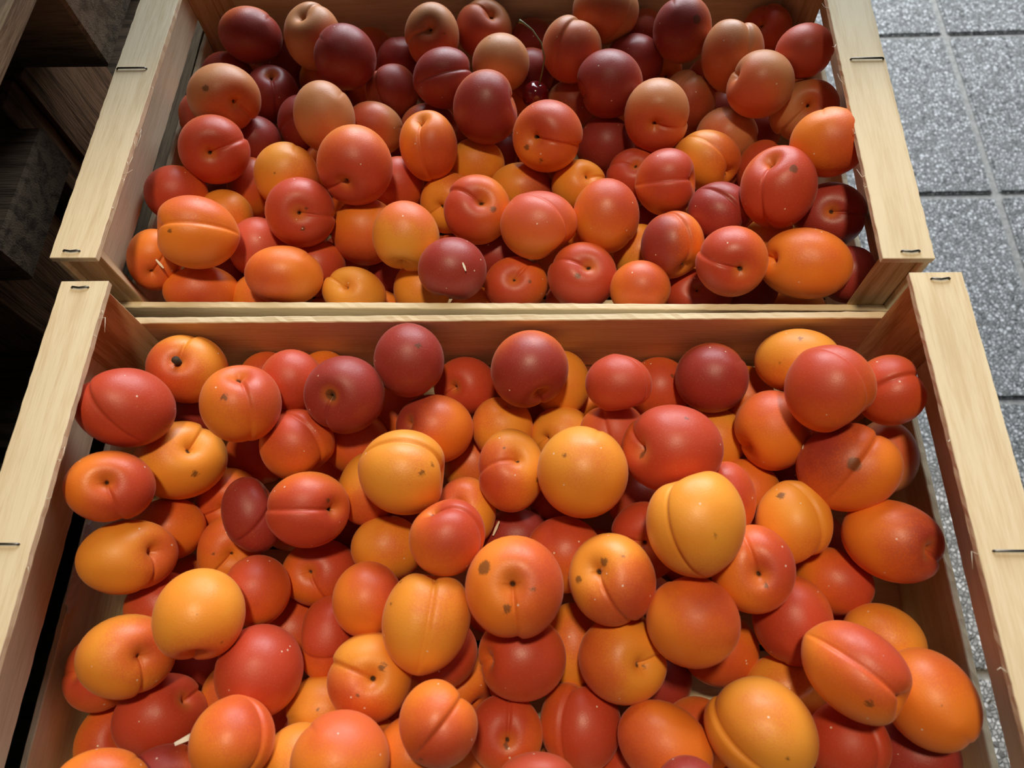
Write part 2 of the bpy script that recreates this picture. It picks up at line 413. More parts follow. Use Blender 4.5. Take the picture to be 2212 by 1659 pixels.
TABLE = r'''
B|-.2067 .2664 -.0587|.0209 .0242|.45 .82 -.36|.292 -.757 -.526 .255|om|.75|-.69 .49 -.53|.034||dark orange-red apricot in the far left corner of the back crate
B|-.1559 .2626 -.0581|.0219 .0248|.7 .21 .68|.865 -.014 -.12 .487|br|.2|-.12 -.99 -.01|.06||tan apricot with a deep dimple on top against the far board, back crate's left
B|-.1247 .231 -.0509|.0232 .0232|-.62 .6 .5|.061 .351 .9 .251|om|.95|-.58 .21 -.79|.034||round plain maroon apricot second row of the back crate, left of centre
B|-.0913 .2639 -.0863|.0199 .0199|-.13 .99 .1|.077 -.621 -.778 -.054|om|.7|-.08 -.22 -.97|.034||small wine-red apricot tucked behind between the maroon and the brown dimpled apricots
B|-.1188 .285 -.093|.0193 .0193|-.12 -.99 .1|.402 -.453 .564 .562|or|.3|-.77 -.07 -.63|.034||sliver of orange apricot peeping over the round maroon apricot, back crate
B|-.0619 .2603 -.0586|.0209 .0238|-.25 -.92 .3|.141 -.005 .285 -.948|br|.35|.08 .82 .57|.06|-.44 .29 .85 .04|brownish apricot with a central dimple against the far board of the back crate
B|-.0226 .2814 -.0702|.0223 .0223|-.72 -.57 .4|.27 .272 -.061 .922|bk|.5|.08 .9 .43|.06||pinkish tan apricot with a notched top touching the far board, back crate centre
B|-.0075 .2308 -.0603|.0212 .0215|.24 -.95 -.19|.473 -.609 .4 .494|br|.15|-.21 .44 -.87|.034|-.97 .13 .2 .05|pale tan round apricot with a smooth top left of the cherry stem
B|.0155 .2848 -.0883|.0188 .0196|-.55 .71 .44|.112 .464 .844 .243|om|.5|-.55 .21 -.81|.034||dark apricot in shadow behind the cherry stem
B|.0147 .2491 -.0866|.0191 .0191|-.78 -.03 .62|.297 .126 .865 .385|om|.6|-.69 .19 -.7|.034||deep brown apricot in shadow just above the cherry
B|-.0472 .2123 -.0561|.0218 .0243|.12 .15 .98|.321 -.713 .112 -.613|om|.95|1 .02 -.01|.068|.65 -.76 .06 .07|maroon apricot with a curved crease and a black stem tip, back crate centre left
B|-.0948 .2262 -.0812|.0209 .0223|.2 .34 .92|.493 -.197 -.489 -.692|bm|.5|.73 .67 -.08|.068||brown-maroon upright apricot with a crease down its left side, back crate
B|.0465 .2415 -.0574|.0229 .0243|.5 -.28 .82|.357 -.464 -.285 -.759|bk|.5|.57 .47 -.67|.068|.99 -.08 -.08 .03|pinkish brown apricot with a crease and pale scratch at its top, right of the cherry
B|.0733 .2791 -.0551|.0238 .0256|.75 .64 .16|.79 -.476 -.093 -.375|br|.25|.34 -.7 -.63|.068||tan apricot cut by the top edge of the photo, centre right
B|.1306 .2568 -.0561|.0219 .024|.7 .43 -.56|.087 .621 .752 .202|bm|.55|-.28 -.27 -.92|.034|-.45 .54 -.71 .16|tan and maroon apricot with a black forked scar near the far board
B|.0959 .25 -.0802|.0213 .0231|-.23 .96 .18|.041 .654 .741 .147|om|.95|-.49 .15 -.86|.034||dark maroon apricot wedged below the one cut by the top edge
B|.1645 .2266 -.0526|.0226 .0263|.2 -.15 .97|.701 -.4 -.231 -.544|br|.25|.47 -.71 -.52|.068||tall tan-orange apricot with a split right lobe, back crate's far right
B|.2039 .2838 -.0808|.0196 .0196|.04 -.94 -.35|.75 .013 -.387 .537|or|.5|.15 -.25 .96|.06||orange-red apricot with an open stem cavity in the far right corner
B|.2078 .2072 -.0347|.0179 .0195|.73 -.37 -.58|.452 -.868 .015 .206|ok|.85|-.78 -.16 -.6|.034||shiny rose-red apricot beside the right rail, far right of the back crate
B|.1755 .1836 -.0415|.0227 .0233|-.34 -.4 -.85|.459 -.49 -.274 .688|bk|.35|-.72 .39 .58|.043||pale round peach-coloured apricot with a dimple on its left edge, back crate right
B|.2124 .1789 -.0615|.0213 .0242|-.82 .53 .22|.364 .177 .211 -.89|br|.4|-.5 .66 .56|.068||tan-orange pointed apricot leaning to the right rail under the pale round one
B|.0725 .203 -.0567|.0239 .0249|-.14 .53 -.83|.033 -.656 -.298 .693|bm|.75|-.84 .04 .54|.043||rose-brown apricot with a flat left side, right of the cherry
B|.1365 .2147 -.0861|.0215 .0237|.6 -.33 .73|.244 -.506 -.292 -.774|bm|.3|.46 .61 -.65|.068||tan-brown apricot with a cleft top behind the lit dimpled apricot, back crate right
B|.1058 .1702 -.0553|.0231 .0254|-.23 .92 -.3|.837 .523 -.063 -.146|br|.45|0 -.47 .88|.06||large half-lit apricot with a dimple and smile-shaped crease, back crate right of centre
B|.1614 .1767 -.0844|.0219 .0229|.78 .03 -.62|.356 -.908 -.086 .205|br|.2|-.93 -.01 -.36|.034||plain tan-orange apricot below the pale round one, back crate right
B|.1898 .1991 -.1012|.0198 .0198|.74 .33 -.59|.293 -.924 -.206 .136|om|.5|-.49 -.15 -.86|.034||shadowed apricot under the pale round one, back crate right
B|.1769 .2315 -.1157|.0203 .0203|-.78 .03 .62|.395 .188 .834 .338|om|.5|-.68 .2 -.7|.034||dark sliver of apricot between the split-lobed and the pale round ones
B|.2041 .1098 -.0202|.0216 .0233|-.21 .96 .17|.14 .704 .678 .157|or|.35|-.54 .77 -.34|.034|-.61 .63 -.49 .05|large orange apricot pressed against the right rail of the back crate
B|.1728 .086 -.0316|.0233 .0259|-.6 .04 .8|.466 .103 -.27 -.836|or|.85|.59 .7 .41|.06|.21 .7 .68 .13|large red heart-shaped apricot with a grey scratch, back crate right
B|.212 .0808 -.0553|.0213 .0228|1 .01 .05|.956 .248 -.135 -.075|om|.98|.05 .05 1|.06||glossy dark red apricot with a dimple beside the back crate's right slat
B|.1415 .1419 -.0704|.0205 .0245|-.14 -.45 .88|.248 .611 -.315 .682|yr|.25|.61 -.42 .67|.06||golden apricot with an arched crease, back crate right of centre
B|.1101 .1144 -.0605|.0217 .0223|.05 -.99 .1|.215 -.572 .222 -.76|or|.7|.8 -.42 .43|.068||red-orange apricot split by a straight horizontal crease, back crate right of centre
B|.0905 .141 -.0836|.0194 .0201|-.97 -.23 .1|.145 .02 -.119 .982|or|.8|.18 .5 .85|.043||bright red apricot half hidden left of the horizontally creased one
B|.0726 .1787 -.0939|.022 .0224|-.76 .22 .61|.484 -.446 .614 .435|om|.7|-.92 .11 -.37|.034||shadowed dark red apricot right of the spotted dimpled apricot, back crate
B|.0474 .2258 -.0973|.0187 .0206|-.42 -.85 .33|.456 -.296 .704 .458|bm|.3|-.78 .02 -.63|.034||dim tan apricot in the hollow just right of the cherry
B|-.0156 .1783 -.0522|.0244 .0257|.26 .93 .25|.698 .286 .515 .407|bm|.7|-.98 -.1 .18|.043||big maroon-brown apricot with a notched right side, left of the cherry
B|.0273 .1495 -.052|.0244 .0244|.84 .19 -.5|.881 .379 -.197 -.203|or|.5|.34 .69 .64|.06|-.14 -.36 .92 .09,.35 -.6 .72 .08|orange and red apricot with black specks below its dimple, under the cherry
B|-.0574 .149 -.0577|.0208 .0248|-.44 .04 .9|.67 -.059 -.19 -.715|or|.35|.8 .61 -.01|.06||upright bright orange apricot with a crease down its front, back crate centre left
B|-.0646 .1991 -.0911|.018 .0223|-.76 -.22 .61|.275 .011 .874 .4|bm|.5|-.72 .17 -.68|.034||dim brownish apricot behind the upright orange one, back crate
B|-.1046 .1866 -.0792|.0198 .023|.71 .43 -.56|.331 -.838 -.196 .386|br|.4|-.9 -.25 -.36|.034||half-shaded apricot, brown above and orange below, left of the upright orange one
B|-.1034 .1182 -.0431|.0256 .0265|-.33 -.8 -.5|.139 .193 .553 -.798|or|.65|-.31 .17 .94|.043||largest peach-red apricot of the back crate's left half, darker round its low dimple
B|-.134 .1714 -.0518|.0218 .0252|.46 -.8 -.37|.244 -.786 -.511 .246|br|.1|-.82 .34 -.45|.034||tan half-shaded apricot above the large peach-red one, back crate left
B|-.1642 .1985 -.0847|.0183 .0214|.3 -.86 .42|.306 -.635 .013 -.709|om|.8|.91 .25 .32|.068||maroon creased apricot hidden left of the tan half-shaded one
B|-.1916 .2281 -.0829|.0211 .0229|-.47 .01 .88|.801 -.176 -.004 -.572|om|.85|.69 -.06 .72|.06||rosy maroon apricot with a cleft top, left part of the back crate
B|-.2065 .1843 -.0432|.0236 .0253|.65 .68 .35|.806 .271 .485 -.201|br|.35|.24 -.27 .93|.06|-.79 -.27 .55 .12|brown-orange apricot with a long bruise and a stem pit, back crate's left side
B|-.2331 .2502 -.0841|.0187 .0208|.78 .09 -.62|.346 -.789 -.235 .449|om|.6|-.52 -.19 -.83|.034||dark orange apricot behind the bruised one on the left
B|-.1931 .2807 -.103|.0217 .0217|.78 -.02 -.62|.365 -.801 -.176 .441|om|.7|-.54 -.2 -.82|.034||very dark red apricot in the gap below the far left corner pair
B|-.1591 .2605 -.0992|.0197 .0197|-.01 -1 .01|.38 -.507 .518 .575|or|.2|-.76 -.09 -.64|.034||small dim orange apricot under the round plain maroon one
B|-.2355 .1939 -.0716|.0183 .02|-.06 1 .05|.127 .028 .91 .394|ok|.7|-.7 .19 -.69|.034||small rosy apricot edge beside the left slat under the bruised apricot
B|-.2068 .138 -.0467|.0231 .0238|.91 -.37 -.2|.888 .419 .027 .188|or|.85|.24 -.2 .95|.06||rose-red apricot with a dimple and crease beside the left rail, back crate
B|-.1975 .18 -.0846|.0194 .0201|-.73 .35 .58|.299 -.405 .658 .561|om|.95|-.78 -.02 -.63|.034||dark maroon apricot in the gap right of the rose-red dimpled one
B|-.1604 .1306 -.0663|.0227 .0234|.73 -.36 -.58|.164 -.713 -.657 .181|yr|.15|-.09 .58 -.81|.034|-.61 -.36 -.71 .04|smooth golden apricot left of the largest peach-red one
B|-.1955 .1389 -.0883|.0182 .0231|-.74 .31 .59|.287 -.432 .655 .549|or|.45|-.81 .44 -.39|.034||orange-red apricot squeezed between the rose-red and the golden ones
B|-.2349 .1114 -.0604|.0197 .021|.53 -.73 -.43|.302 -.709 .213 .6|or|.7|-.91 .23 -.35|.034||red-orange apricot touching the left slat of the back crate
B|-.2047 .1039 -.0771|.0192 .0196|-.78 -.02 .62|.127 .04 .937 .324|yr|.1|-.69 .19 -.7|.034||small golden apricot behind the big double-lobed orange one
B|-.2022 .0622 -.0395|.0236 .0272|-.1 -.08 -.99|.814 .153 -.553 -.089|or|.25|.65 .76 -.07|.068|.81 -.23 .54 .06|big double-lobed orange apricot with a long horizontal crease, back crate left
B|-.2384 .0555 -.0608|.0173 .0205|.6 .58 -.55|.76 .558 -.099 .316|or|.25|.02 -.11 .99|.06||orange apricot in the back crate's near left corner with a wood chip on it
B|-.2098 .0415 -.0783|.0177 .0253|-.38 .88 .3|.025 -.446 -.894 .025|or|.35|-.66 -.27 -.7|.034||orange apricot behind the near board, leftmost of that row in the back crate
B|-.1407 .0893 -.0554|.0231 .0234|-.13 .99 -0|.939 .315 .136 -.03|or|.85|.31 .44 .84|.06|.25 .2 .95 .08,.18 -.48 .86 .09|red apricot with an open stem hole and scabs, back crate left of centre
B|-.1779 .0786 -.0815|.0198 .0218|-.64 .56 .52|.249 -.339 .766 .487|ok|.85|-.74 .11 -.66|.034||plain rose-red apricot right of the big double-lobed orange one
B|-.1364 .0688 -.0914|.0193 .0208|-.78 -.11 .62|.311 -.59 .529 .525|or|.6|-.33 -.17 -.93|.034||red-orange apricot half hidden under the scabbed red one
B|-.1032 .0936 -.0844|.024 .0243|-.57 .68 .46|.085 .381 .912 .128|or|.3|-.69 -.65 -.33|.034||orange apricot below the largest peach-red one, back crate
B|-.0682 .0706 -.0603|.0222 .0243|-.5 -.3 -.81|.418 .487 .548 -.536|yk|.3|-.82 .01 -.57|.043||golden apricot with a pink top and split base, back crate centre left
B|-.1474 .0428 -.0625|.0198 .0253|.44 .82 -.36|.161 -.779 -.524 .305|or|.3|-.93 -.35 -.08|.034||wide orange apricot behind the near board, second of that row, back crate
B|-.1045 .0401 -.0796|.0177 .0218|-.83 -.39 -.41|.322 -.007 -.149 .935|yr|.02|-.39 -.22 .89|.06||yellow apricot with a deep cleft just behind the near board of the back crate
B|-.1739 .0428 -.0933|.0202 .0202|.04 1 -.03|.072 -.635 -.751 .167|or|.2|-.45 .09 -.89|.034||small orange edge showing over the near board between the first two of its row
B|-.0828 .1394 -.0889|.0189 .0211|-.42 .84 .34|.302 -.156 .837 .428|or|.6|-.41 .47 -.78|.034||red and yellow apricot between the largest peach-red and the golden pitted ones
B|-.0448 .1237 -.0913|.0226 .0226|-.78 .52 -.35|.21 .206 .33 -.897|yr|.2|-.86 -.23 .45|.043||golden apricot with a stem pit hidden behind the red and orange pitted one
B|-.0211 .0973 -.0655|.0235 .0241|.54 -.79 .3|.225 .183 -.13 .948|or|.55|.57 .51 .65|.06|-.4 .04 .92 .11,-.08 -.06 .99 .05|red and orange apricot with a deep pit and a round scab, back crate centre
B|-.0257 .1595 -.0901|.019 .0212|-.54 .72 .43|.115 .442 .873 .171|yr|.05|-.55 .21 -.81|.034||smooth amber apricot under the big maroon-brown one, back crate centre
B|.0082 .1347 -.0889|.0192 .024|.55 -.71 -.44|.415 -.751 .277 .432|ym|.35|.18 -.69 -.7|.034|-.86 -.39 -.34 .03|golden apricot with a dark red right end below the speckled one
B|.051 .1313 -.0826|.019 .0204|.9 -.26 .35|.973 .12 .148 .134|yr|.05|-.31 -.22 .92|.043|.07 .05 1 .04|yellow apricot with a dented top, back crate centre
B|.0216 .0801 -.0615|.0232 .0263|.55 -.61 .57|.292 .834 -.219 .414|ok|.55|.76 .08 -.65|.068||broad apricot, pink above and orange below with an arched crease, back crate centre
B|.0668 .0905 -.065|.0225 .0253|-.51 -.76 .41|.411 -.805 .221 .366|or|.45|-.5 -.72 -.49|.034||plain orange apricot blushed red on top right of the broad pink one
B|-.0096 .087 -.1048|.0199 .0199|.35 -.9 -.28|.388 -.705 .393 .444|om|.8|-.71 -.17 -.68|.034||dark red apricot deep in the gap below the pitted red and orange one
B|-.035 .0428 -.0587|.0212 .0224|-.15 .97 -.2|.294 .526 .613 -.512|om|.8|-.99 .15 -.03|.043||maroon apricot with a white chip on it, behind the near board's middle
B|.0054 .0533 -.0916|.0194 .0223|.61 -.79 -.1|.885 .15 -.106 .428|or|.55|-.33 .13 .93|.06|.3 -.51 .81 .06|lumpy red-orange apricot with a folded stem pit behind the near board
B|.0509 .0493 -.0755|.0227 .0233|-.91 -.33 .25|.169 .125 -.102 .972|or|.8|-.1 .6 .8|.06|.25 .44 .87 .11|red apricot with a curled pit and a brown split scar behind the near board
B|.0873 .0351 -.07|.0183 .0197|.57 -.69 -.45|.387 -.817 .262 .337|or|.35|-.56 -.42 -.71|.034|.29 -.33 -.9 .04|plain salmon-orange apricot behind the near board, right of centre
B|.0929 .0797 -.0961|.0189 .0217|.1 .99 -.08|.35 .182 .883 .255|yr|.1|-.66 .21 -.72|.034||amber apricot in the gap above the salmon-orange one
B|.1103 .0642 -.0634|.0209 .0224|.55 -.17 -.82|.444 .665 -.34 .495|om|.5|.29 .95 -.12|.068||apricot half dark red half golden, back crate right of centre
B|.1427 .0873 -.0604|.0203 .0218|.25 -.34 .91|.205 .75 -.318 .542|om|.9|.82 .54 -.16|.068||matt maroon apricot with an arched crease, back crate right
B|.1419 .0383 -.0437|.0218 .0218|-.91 -.29 .3|.092 .084 -.43 .894|or|.65|.72 -.17 .67|.06||round salmon-red apricot with a gently curved crease, back crate right
B|.179 .0718 -.0707|.0176 .0206|.2 .69 .7|.431 -.519 -.052 -.737|yr|.15|.98 -.21 .07|.068||amber apricot in the gap between the salmon-red and the glossy dark red ones
B|.1856 .0376 -.0465|.0218 .0282|-.6 -.14 -.79|.329 -.5 -.284 .749|or|.15|-.59 -.69 .41|.06||very large plain orange apricot with a cleft left end, near right corner of back crate
B|.1298 .0445 -.0922|.0174 .0234|.72 -.69 -.05|.924 .118 -.171 .32|or|.9|-.25 -.04 .97|.06||shiny red wrinkled apricot low behind the near board, right of centre
B|.2169 .0359 -.0572|.0171 .0181|.42 -.84 -.33|.138 -.952 -.266 .068|om|.9|-.46 -.11 -.88|.034||wine-red sliver of apricot in the back crate's near right corner
B|.1664 .053 -.101|.019 .0208|.62 .61 -.49|.117 -.931 -.327 .108|om|.7|-.46 -.09 -.88|.034||dark red apricot deep under the round salmon-red one
B|-.0617 .0525 -.0972|.0199 .0209|.6 -.65 -.48|.129 -.827 -.49 .246|yr|.05|-.44 -.05 -.89|.034||small yellow apricot half hidden behind the near board left of the chipped maroon one
B|.1829 .1412 -.0814|.018 .0214|.7 -.45 -.56|.069 -.868 -.492 -.001|or|.6|-.44 0 -.9|.034||orange-red sliver left of the large red heart-shaped apricot
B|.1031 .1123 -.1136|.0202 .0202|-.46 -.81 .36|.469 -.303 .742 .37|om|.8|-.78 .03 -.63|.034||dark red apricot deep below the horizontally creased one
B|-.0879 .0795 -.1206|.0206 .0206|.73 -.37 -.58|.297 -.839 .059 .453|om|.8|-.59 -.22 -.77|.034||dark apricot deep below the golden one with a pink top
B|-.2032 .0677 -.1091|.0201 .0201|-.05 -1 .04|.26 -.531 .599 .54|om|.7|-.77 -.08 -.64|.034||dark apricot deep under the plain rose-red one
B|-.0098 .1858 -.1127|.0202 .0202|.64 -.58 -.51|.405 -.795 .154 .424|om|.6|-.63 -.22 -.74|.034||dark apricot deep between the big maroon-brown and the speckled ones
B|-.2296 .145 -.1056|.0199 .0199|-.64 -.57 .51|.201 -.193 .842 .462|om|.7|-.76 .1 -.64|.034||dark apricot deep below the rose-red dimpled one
B|.1069 .2856 -.083|.0189 .0189|-.76 .2 .61|.303 .261 .843 .36|bm|.3|-.65 .21 -.73|.034||dim brown apricot edge left of the one with the forked scar
F|-.1974 -.0273 -.0579|.0216 .0242|.14 -.93 -.33|.773 .144 -.018 .618|yr|.45|-.57 .33 .75|.06||red and yellow apricot with a dark stem stub, far left corner of the front crate
F|-.2113 -.0659 -.0282|.0225 .0265|-.64 .55 -.54|.605 -.249 -.607 -.451|or|.95|.72 .63 -.29|.068||large plain red apricot against the left side of the front crate
F|-.1468 -.0621 -.0315|.0222 .0227|-.39 .2 .9|.827 -.329 -.129 -.438|or|.45|.45 .48 .75|.06|.64 -.53 .56 .1|orange apricot blushed at its cleft top with small scabs, front crate's back left
F|-.1286 -.0375 -.0555|.0188 .0194|-.76 .22 .61|.246 -.504 .687 .463|or|.7|-.76 .04 -.64|.034||bright red-orange apricot behind the grey-tipped maroon one, front crate
F|-.1177 -.0243 -.0835|.0193 .0193|.37 .88 -.29|.072 -.762 -.578 .282|or|.2|-.44 -.01 -.9|.034||orange edge showing above the bright red-orange one by the board
F|-.1947 -.0834 -.0689|.0238 .0268|.54 -.8 .27|.751 .177 .275 .573|yr|.1|-.05 .8 .6|.06|-.47 -.41 .78 .1|golden apricot with a deep cleft and a brown scab, front crate left
F|-.2105 -.1117 -.0311|.0194 .0224|.4 .91 -.15|.829 -.069 .194 -.52|or|.6|.64 .68 .35|.06||orange apricot with a round stem hole in a yellow hollow, front crate's left side
F|-.1219 -.0762 -.063|.0213 .0218|.4 -.72 .57|.38 .826 -.123 .398|or|.5|.84 .22 -.49|.068||apricot red above and orange below with an arched crease, front crate left of centre
F|-.169 -.0623 -.1199|.0208 .022|.24 -.95 -.19|.202 -.676 .504 .498|or|.5|-.73 -.15 -.67|.034||orange-red apricot half hidden left of the arched-crease one, front crate
F|-.1783 -.0978 -.1073|.0207 .0207|-.85 .49 -.2|.215 -.034 .299 -.929|or|.3|.15 -.39 .91|.043||dim orange apricot in the gap below the cleft golden one
F|-.1449 -.1168 -.0693|.0163 .0225|-.29 -.86 .42|.495 -.709 -.032 -.501|om|.95|.9 -.34 .28|.068||long maroon apricot with a crease leaning behind the red double-lobed one
F|-.1074 -.1172 -.0555|.0214 .0232|-.6 .01 .8|.087 -.575 .112 -.806|or|.75|.71 .58 .4|.06|.3 -.26 .92 .1|red double-lobed apricot with a straight horizontal crease, front crate left of centre
F|-.2032 -.1208 -.0891|.019 .021|-.53 -.74 .42|.13 -.327 .878 .325|or|.2|-.84 .41 -.35|.034||plain dusky orange apricot under the cleft golden one, front crate left
F|-.2053 -.1443 -.0556|.0204 .0258|.17 .77 .62|.711 -.35 .415 -.447|yr|.3|.26 .52 .81|.06||golden apricot with a red cleft right end beside the left slat, front crate
F|-.1662 -.1327 -.0951|.0187 .0218|-.74 -.67 -.1|.403 -.169 .236 -.868|or|.2|.03 -.86 .51|.06|.41 -.42 .81 .06|orange apricot with a puckered pit under the long maroon one
F|-.1992 -.1489 -.1209|.0192 .0215|-.44 .83 .35|.069 .399 .897 -.175|or|.2|-.53 .19 -.83|.034||small orange edge right of the golden apricot with the red end
F|-.1375 -.1592 -.0745|.0188 .0199|.26 .94 -.21|.138 .156 .978 -.008|or|.5|-.31 .31 -.9|.034|-.48 .15 -.86 .02|orange-red apricot right of the big plain golden one, front crate left
F|-.1094 -.1448 -.0971|.0199 .0227|.39 .83 -.4|.847 .087 -.016 -.525|or|.55|-.15 .75 .65|.06||red-orange apricot with a shallow pit below the double-lobed red one
F|-.1962 -.1661 -.0879|.0193 .0206|-.64 .57 .51|.08 .251 .96 -.095|or|.6|-.25 .35 -.9|.034||red apricot half hidden left of the big plain golden one
F|-.1522 -.1776 -.0409|.0221 .024|-.39 .01 -.92|.455 .243 .578 -.633|yk|.2|.09 .06 .99|.043|-.93 -.16 .34 .02,-.92 .23 -.31 .03,-.41 .47 .78 .04|big plain golden apricot with tiny black dots, front crate left
F|-.1264 -.201 -.0678|.0224 .0237|-.73 .35 .58|.144 -.496 .8 .305|or|.75|-.86 .14 -.48|.034||large plain red apricot below the big golden one, front crate left
F|-.1943 -.1956 -.0566|.0209 .0238|.29 .89 .35|.748 -.218 .356 -.516|yr|.3|-.23 .27 .94|.06||golden apricot with an eye-shaped pit, front crate's left side
F|-.2232 -.2026 -.0845|.0189 .0207|-.1 -.99 -0|.052 .2 .019 -.978|or|.55|-.39 .04 .92|.043||orange-red apricot against the left slat behind the eye-pitted golden one
F|-.1853 -.2236 -.0887|.0216 .0243|.68 -.34 .65|.768 -.023 .538 .348|or|.9|-.69 .4 .6|.06||deep red apricot with a cleft upper right end, near the left slat
F|-.2191 -.2375 -.1082|.0197 .0219|.19 .98 .1|.931 -.026 .346 .112|or|.5|-.02 -.1 .99|.043||orange-red apricot low beside the left slat near the bottom edge
F|-.1256 -.2346 -.0436|.0197 .0202|.1 -.02 -.99|.698 .687 -.092 .179|or|.35|.79 .32 -.53|.068||orange and yellow apricot right of the curled wood shaving
F|-.1849 -.2536 -.0429|.0152 .0208|.49 .78 -.39|.067 .746 .419 -.514|or|.2|-.24 -.31 -.92|.034||orange apricot at the bottom edge of the photo, leftmost
F|-.1675 -.2547 -.073|.0173 .0212|.71 .42 -.57|.058 .826 .207 -.521|om|.5|-.72 -.62 -.31|.034||red and orange apricot at the bottom edge under the wood shaving
F|-.121 -.2256 -.1202|.0184 .0243|-.58 .65 .49|.632 -.184 -.546 -.518|or|.35|.65 .71 .27|.068||orange creased apricot in the gap right of the orange and yellow one
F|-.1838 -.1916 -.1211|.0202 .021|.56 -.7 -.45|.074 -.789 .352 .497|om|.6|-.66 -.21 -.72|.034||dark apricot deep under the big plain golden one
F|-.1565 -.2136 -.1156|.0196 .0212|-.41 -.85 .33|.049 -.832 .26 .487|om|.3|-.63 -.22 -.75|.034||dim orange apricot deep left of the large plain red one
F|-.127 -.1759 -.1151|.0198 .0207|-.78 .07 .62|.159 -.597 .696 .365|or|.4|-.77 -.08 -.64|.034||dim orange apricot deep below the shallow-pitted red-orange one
F|-.0987 -.1823 -.0899|.0173 .023|-.51 .86 -.05|.714 .198 -.63 -.232|or|.65|.62 .72 -.33|.068||tall red-orange apricot creased near its base, front crate left of centre
F|-.0674 -.2037 -.0687|.0225 .023|.35 -.94 -.05|.168 .177 -.018 .97|yr|.35|.29 .83 .48|.06|-.08 -.32 .95 .1,.21 .46 .86 .05|orange apricot with a dark open pit and deep cleft, front crate left of centre
F|-.0961 -.2196 -.0945|.0195 .0214|-.76 -.24 .61|.199 -.112 .972 .063|yr|.05|-.72 .17 -.67|.034|-.46 .05 -.89 .05|small yellow apricot under the dark-pitted orange one
F|-.0704 -.2423 -.0393|.0218 .0227|-.56 .7 .45|.205 .327 .903 -.186|ok|.3|.01 .64 -.77|.034||large smooth orange apricot at the bottom edge, left of centre
F|-.0721 -.2301 -.1216|.0198 .0206|.76 -.2 -.61|.015 -.9 .093 .425|or|.5|-.57 -.21 -.8|.034||dim red-orange apricot deep under the dark-pitted one
F|-.0679 -.2432 -.0884|.0186 .0214|.23 -.96 -.18|.056 .89 .145 -.428|yr|.2|-.49 -.16 -.86|.034||amber edge right of the large smooth orange one at the bottom
F|-.0726 -.1637 -.0692|.019 .0205|-.7 -.44 .56|.17 -.754 .485 .409|or|.4|-.54 -.76 -.37|.034||orange apricot shiny red at its upper right beside the long-creased golden one
F|-.0363 -.1757 -.0503|.0229 .0273|.07 .07 1|.541 -.569 -.394 -.477|yr|.1|.96 .2 .18|.068|.47 -.87 .15 .06,.27 -.72 .64 .06|large long golden apricot with a vertical crease, centre of the front crate
F|-.0674 -.1321 -.0858|.0187 .0211|-.01 1 .01|.096 .648 .721 -.226|yr|.1|-.46 .1 -.88|.034||plain amber apricot above the shiny-shouldered orange one, front crate centre left
F|-.0266 -.1352 -.0409|.0196 .0208|.78 .57 .24|.884 -.382 -.267 .032|or|.6|.87 -.25 .43|.068||red-orange apricot with a seam along its right edge, front crate centre
F|-.0225 -.1105 -.0858|.0184 .0214|-.91 .34 .25|.805 .06 -.08 -.584|yr|.35|-.47 -.12 .87|.06||golden apricot with a red ringed pit behind the seam-edged red one
F|-.0525 -.0976 -.0474|.0237 .0257|-.09 .03 1|.203 .756 .158 .602|yr|.05|.82 .56 .1|.068|.66 .65 .39 .08,.71 .37 .59 .06|broad golden apricot with two notch-shaped scratches, front crate centre left
F|-.0809 -.0978 -.0792|.0175 .022|-.26 .95 .2|.224 -.04 .958 .176|yr|.35|-.41 -.82 -.4|.034||golden apricot hidden left of the scratched broad one
F|-.0437 -.0614 -.0744|.0213 .0244|-.53 .28 -.8|.234 .376 -.065 -.894|om|.45|-.08 -.36 .93|.06||orange apricot with a dark maroon cleft left shoulder, front crate centre left
F|-.092 -.051 -.0448|.0228 .0234|-.27 .85 -.45|.548 .212 .132 -.798|om|.9|-.4 .42 .81|.06|0 0 1 .22|maroon apricot with a grey stem scar, front crate's back left
F|-.0565 -.0273 -.0482|.0209 .0226|-.56 -.69 .45|.286 -.791 .282 .462|om|.85|-.71 -.28 -.65|.034|-.64 -.46 -.62 .1|upright rose-maroon apricot with a grey smudge overlapping the back board
F|-.0263 -.0266 -.0887|.0196 .0205|-.72 .53 -.45|.264 .23 .144 -.926|or|.8|-.73 .29 .62|.06||red apricot with a yellow-rimmed pit behind the upright rose-maroon one
F|.0163 -.0332 -.0504|.023 .0241|-.5 .67 -.56|.658 .367 .507 -.419|om|.65|-.58 -.2 .79|.043|-.06 .01 1 .13|orange-red apricot with a dark wine-coloured tip against the back board, centre
F|-.0718 -.0384 -.106|.0203 .0211|.16 .98 -.13|.212 .138 .957 .145|or|.3|-.65 .21 -.73|.034||dim orange apricot under the upright rose-maroon one
F|-.0936 -.0652 -.089|.0201 .0201|.43 .84 -.34|.04 -.792 -.527 .307|or|.35|-.44 -.03 -.9|.034||dim orange apricot under the grey-scarred maroon one
F|-.0012 -.0556 -.0857|.0193 .0205|.59 .12 .8|.63 -.083 .317 .704|yr|.15|-.23 .8 .55|.043||golden apricot with a dented top under the wine-tipped one
F|.0053 -.0902 -.0659|.0197 .0243|-.07 -.93 .35|.099 -.176 -.014 -.979|yr|.45|.9 .35 .26|.06|-.48 .6 .64 .07,.39 -.42 .82 .05|tall orange apricot with a deep stem cavity and crease, front crate centre
F|.0362 -.026 -.0858|.0183 .0216|.56 .7 -.45|.226 .429 .872 .065|yr|.02|-.55 .21 -.81|.034||plain yellow apricot between the wine-tipped and the round red one by the board
F|.0678 -.0472 -.0416|.0173 .0192|.82 -.48 .31|.483 .815 -.23 .222|or|.9|.44 .89 -.15|.068||matt red apricot along the back board, right of centre in the front crate
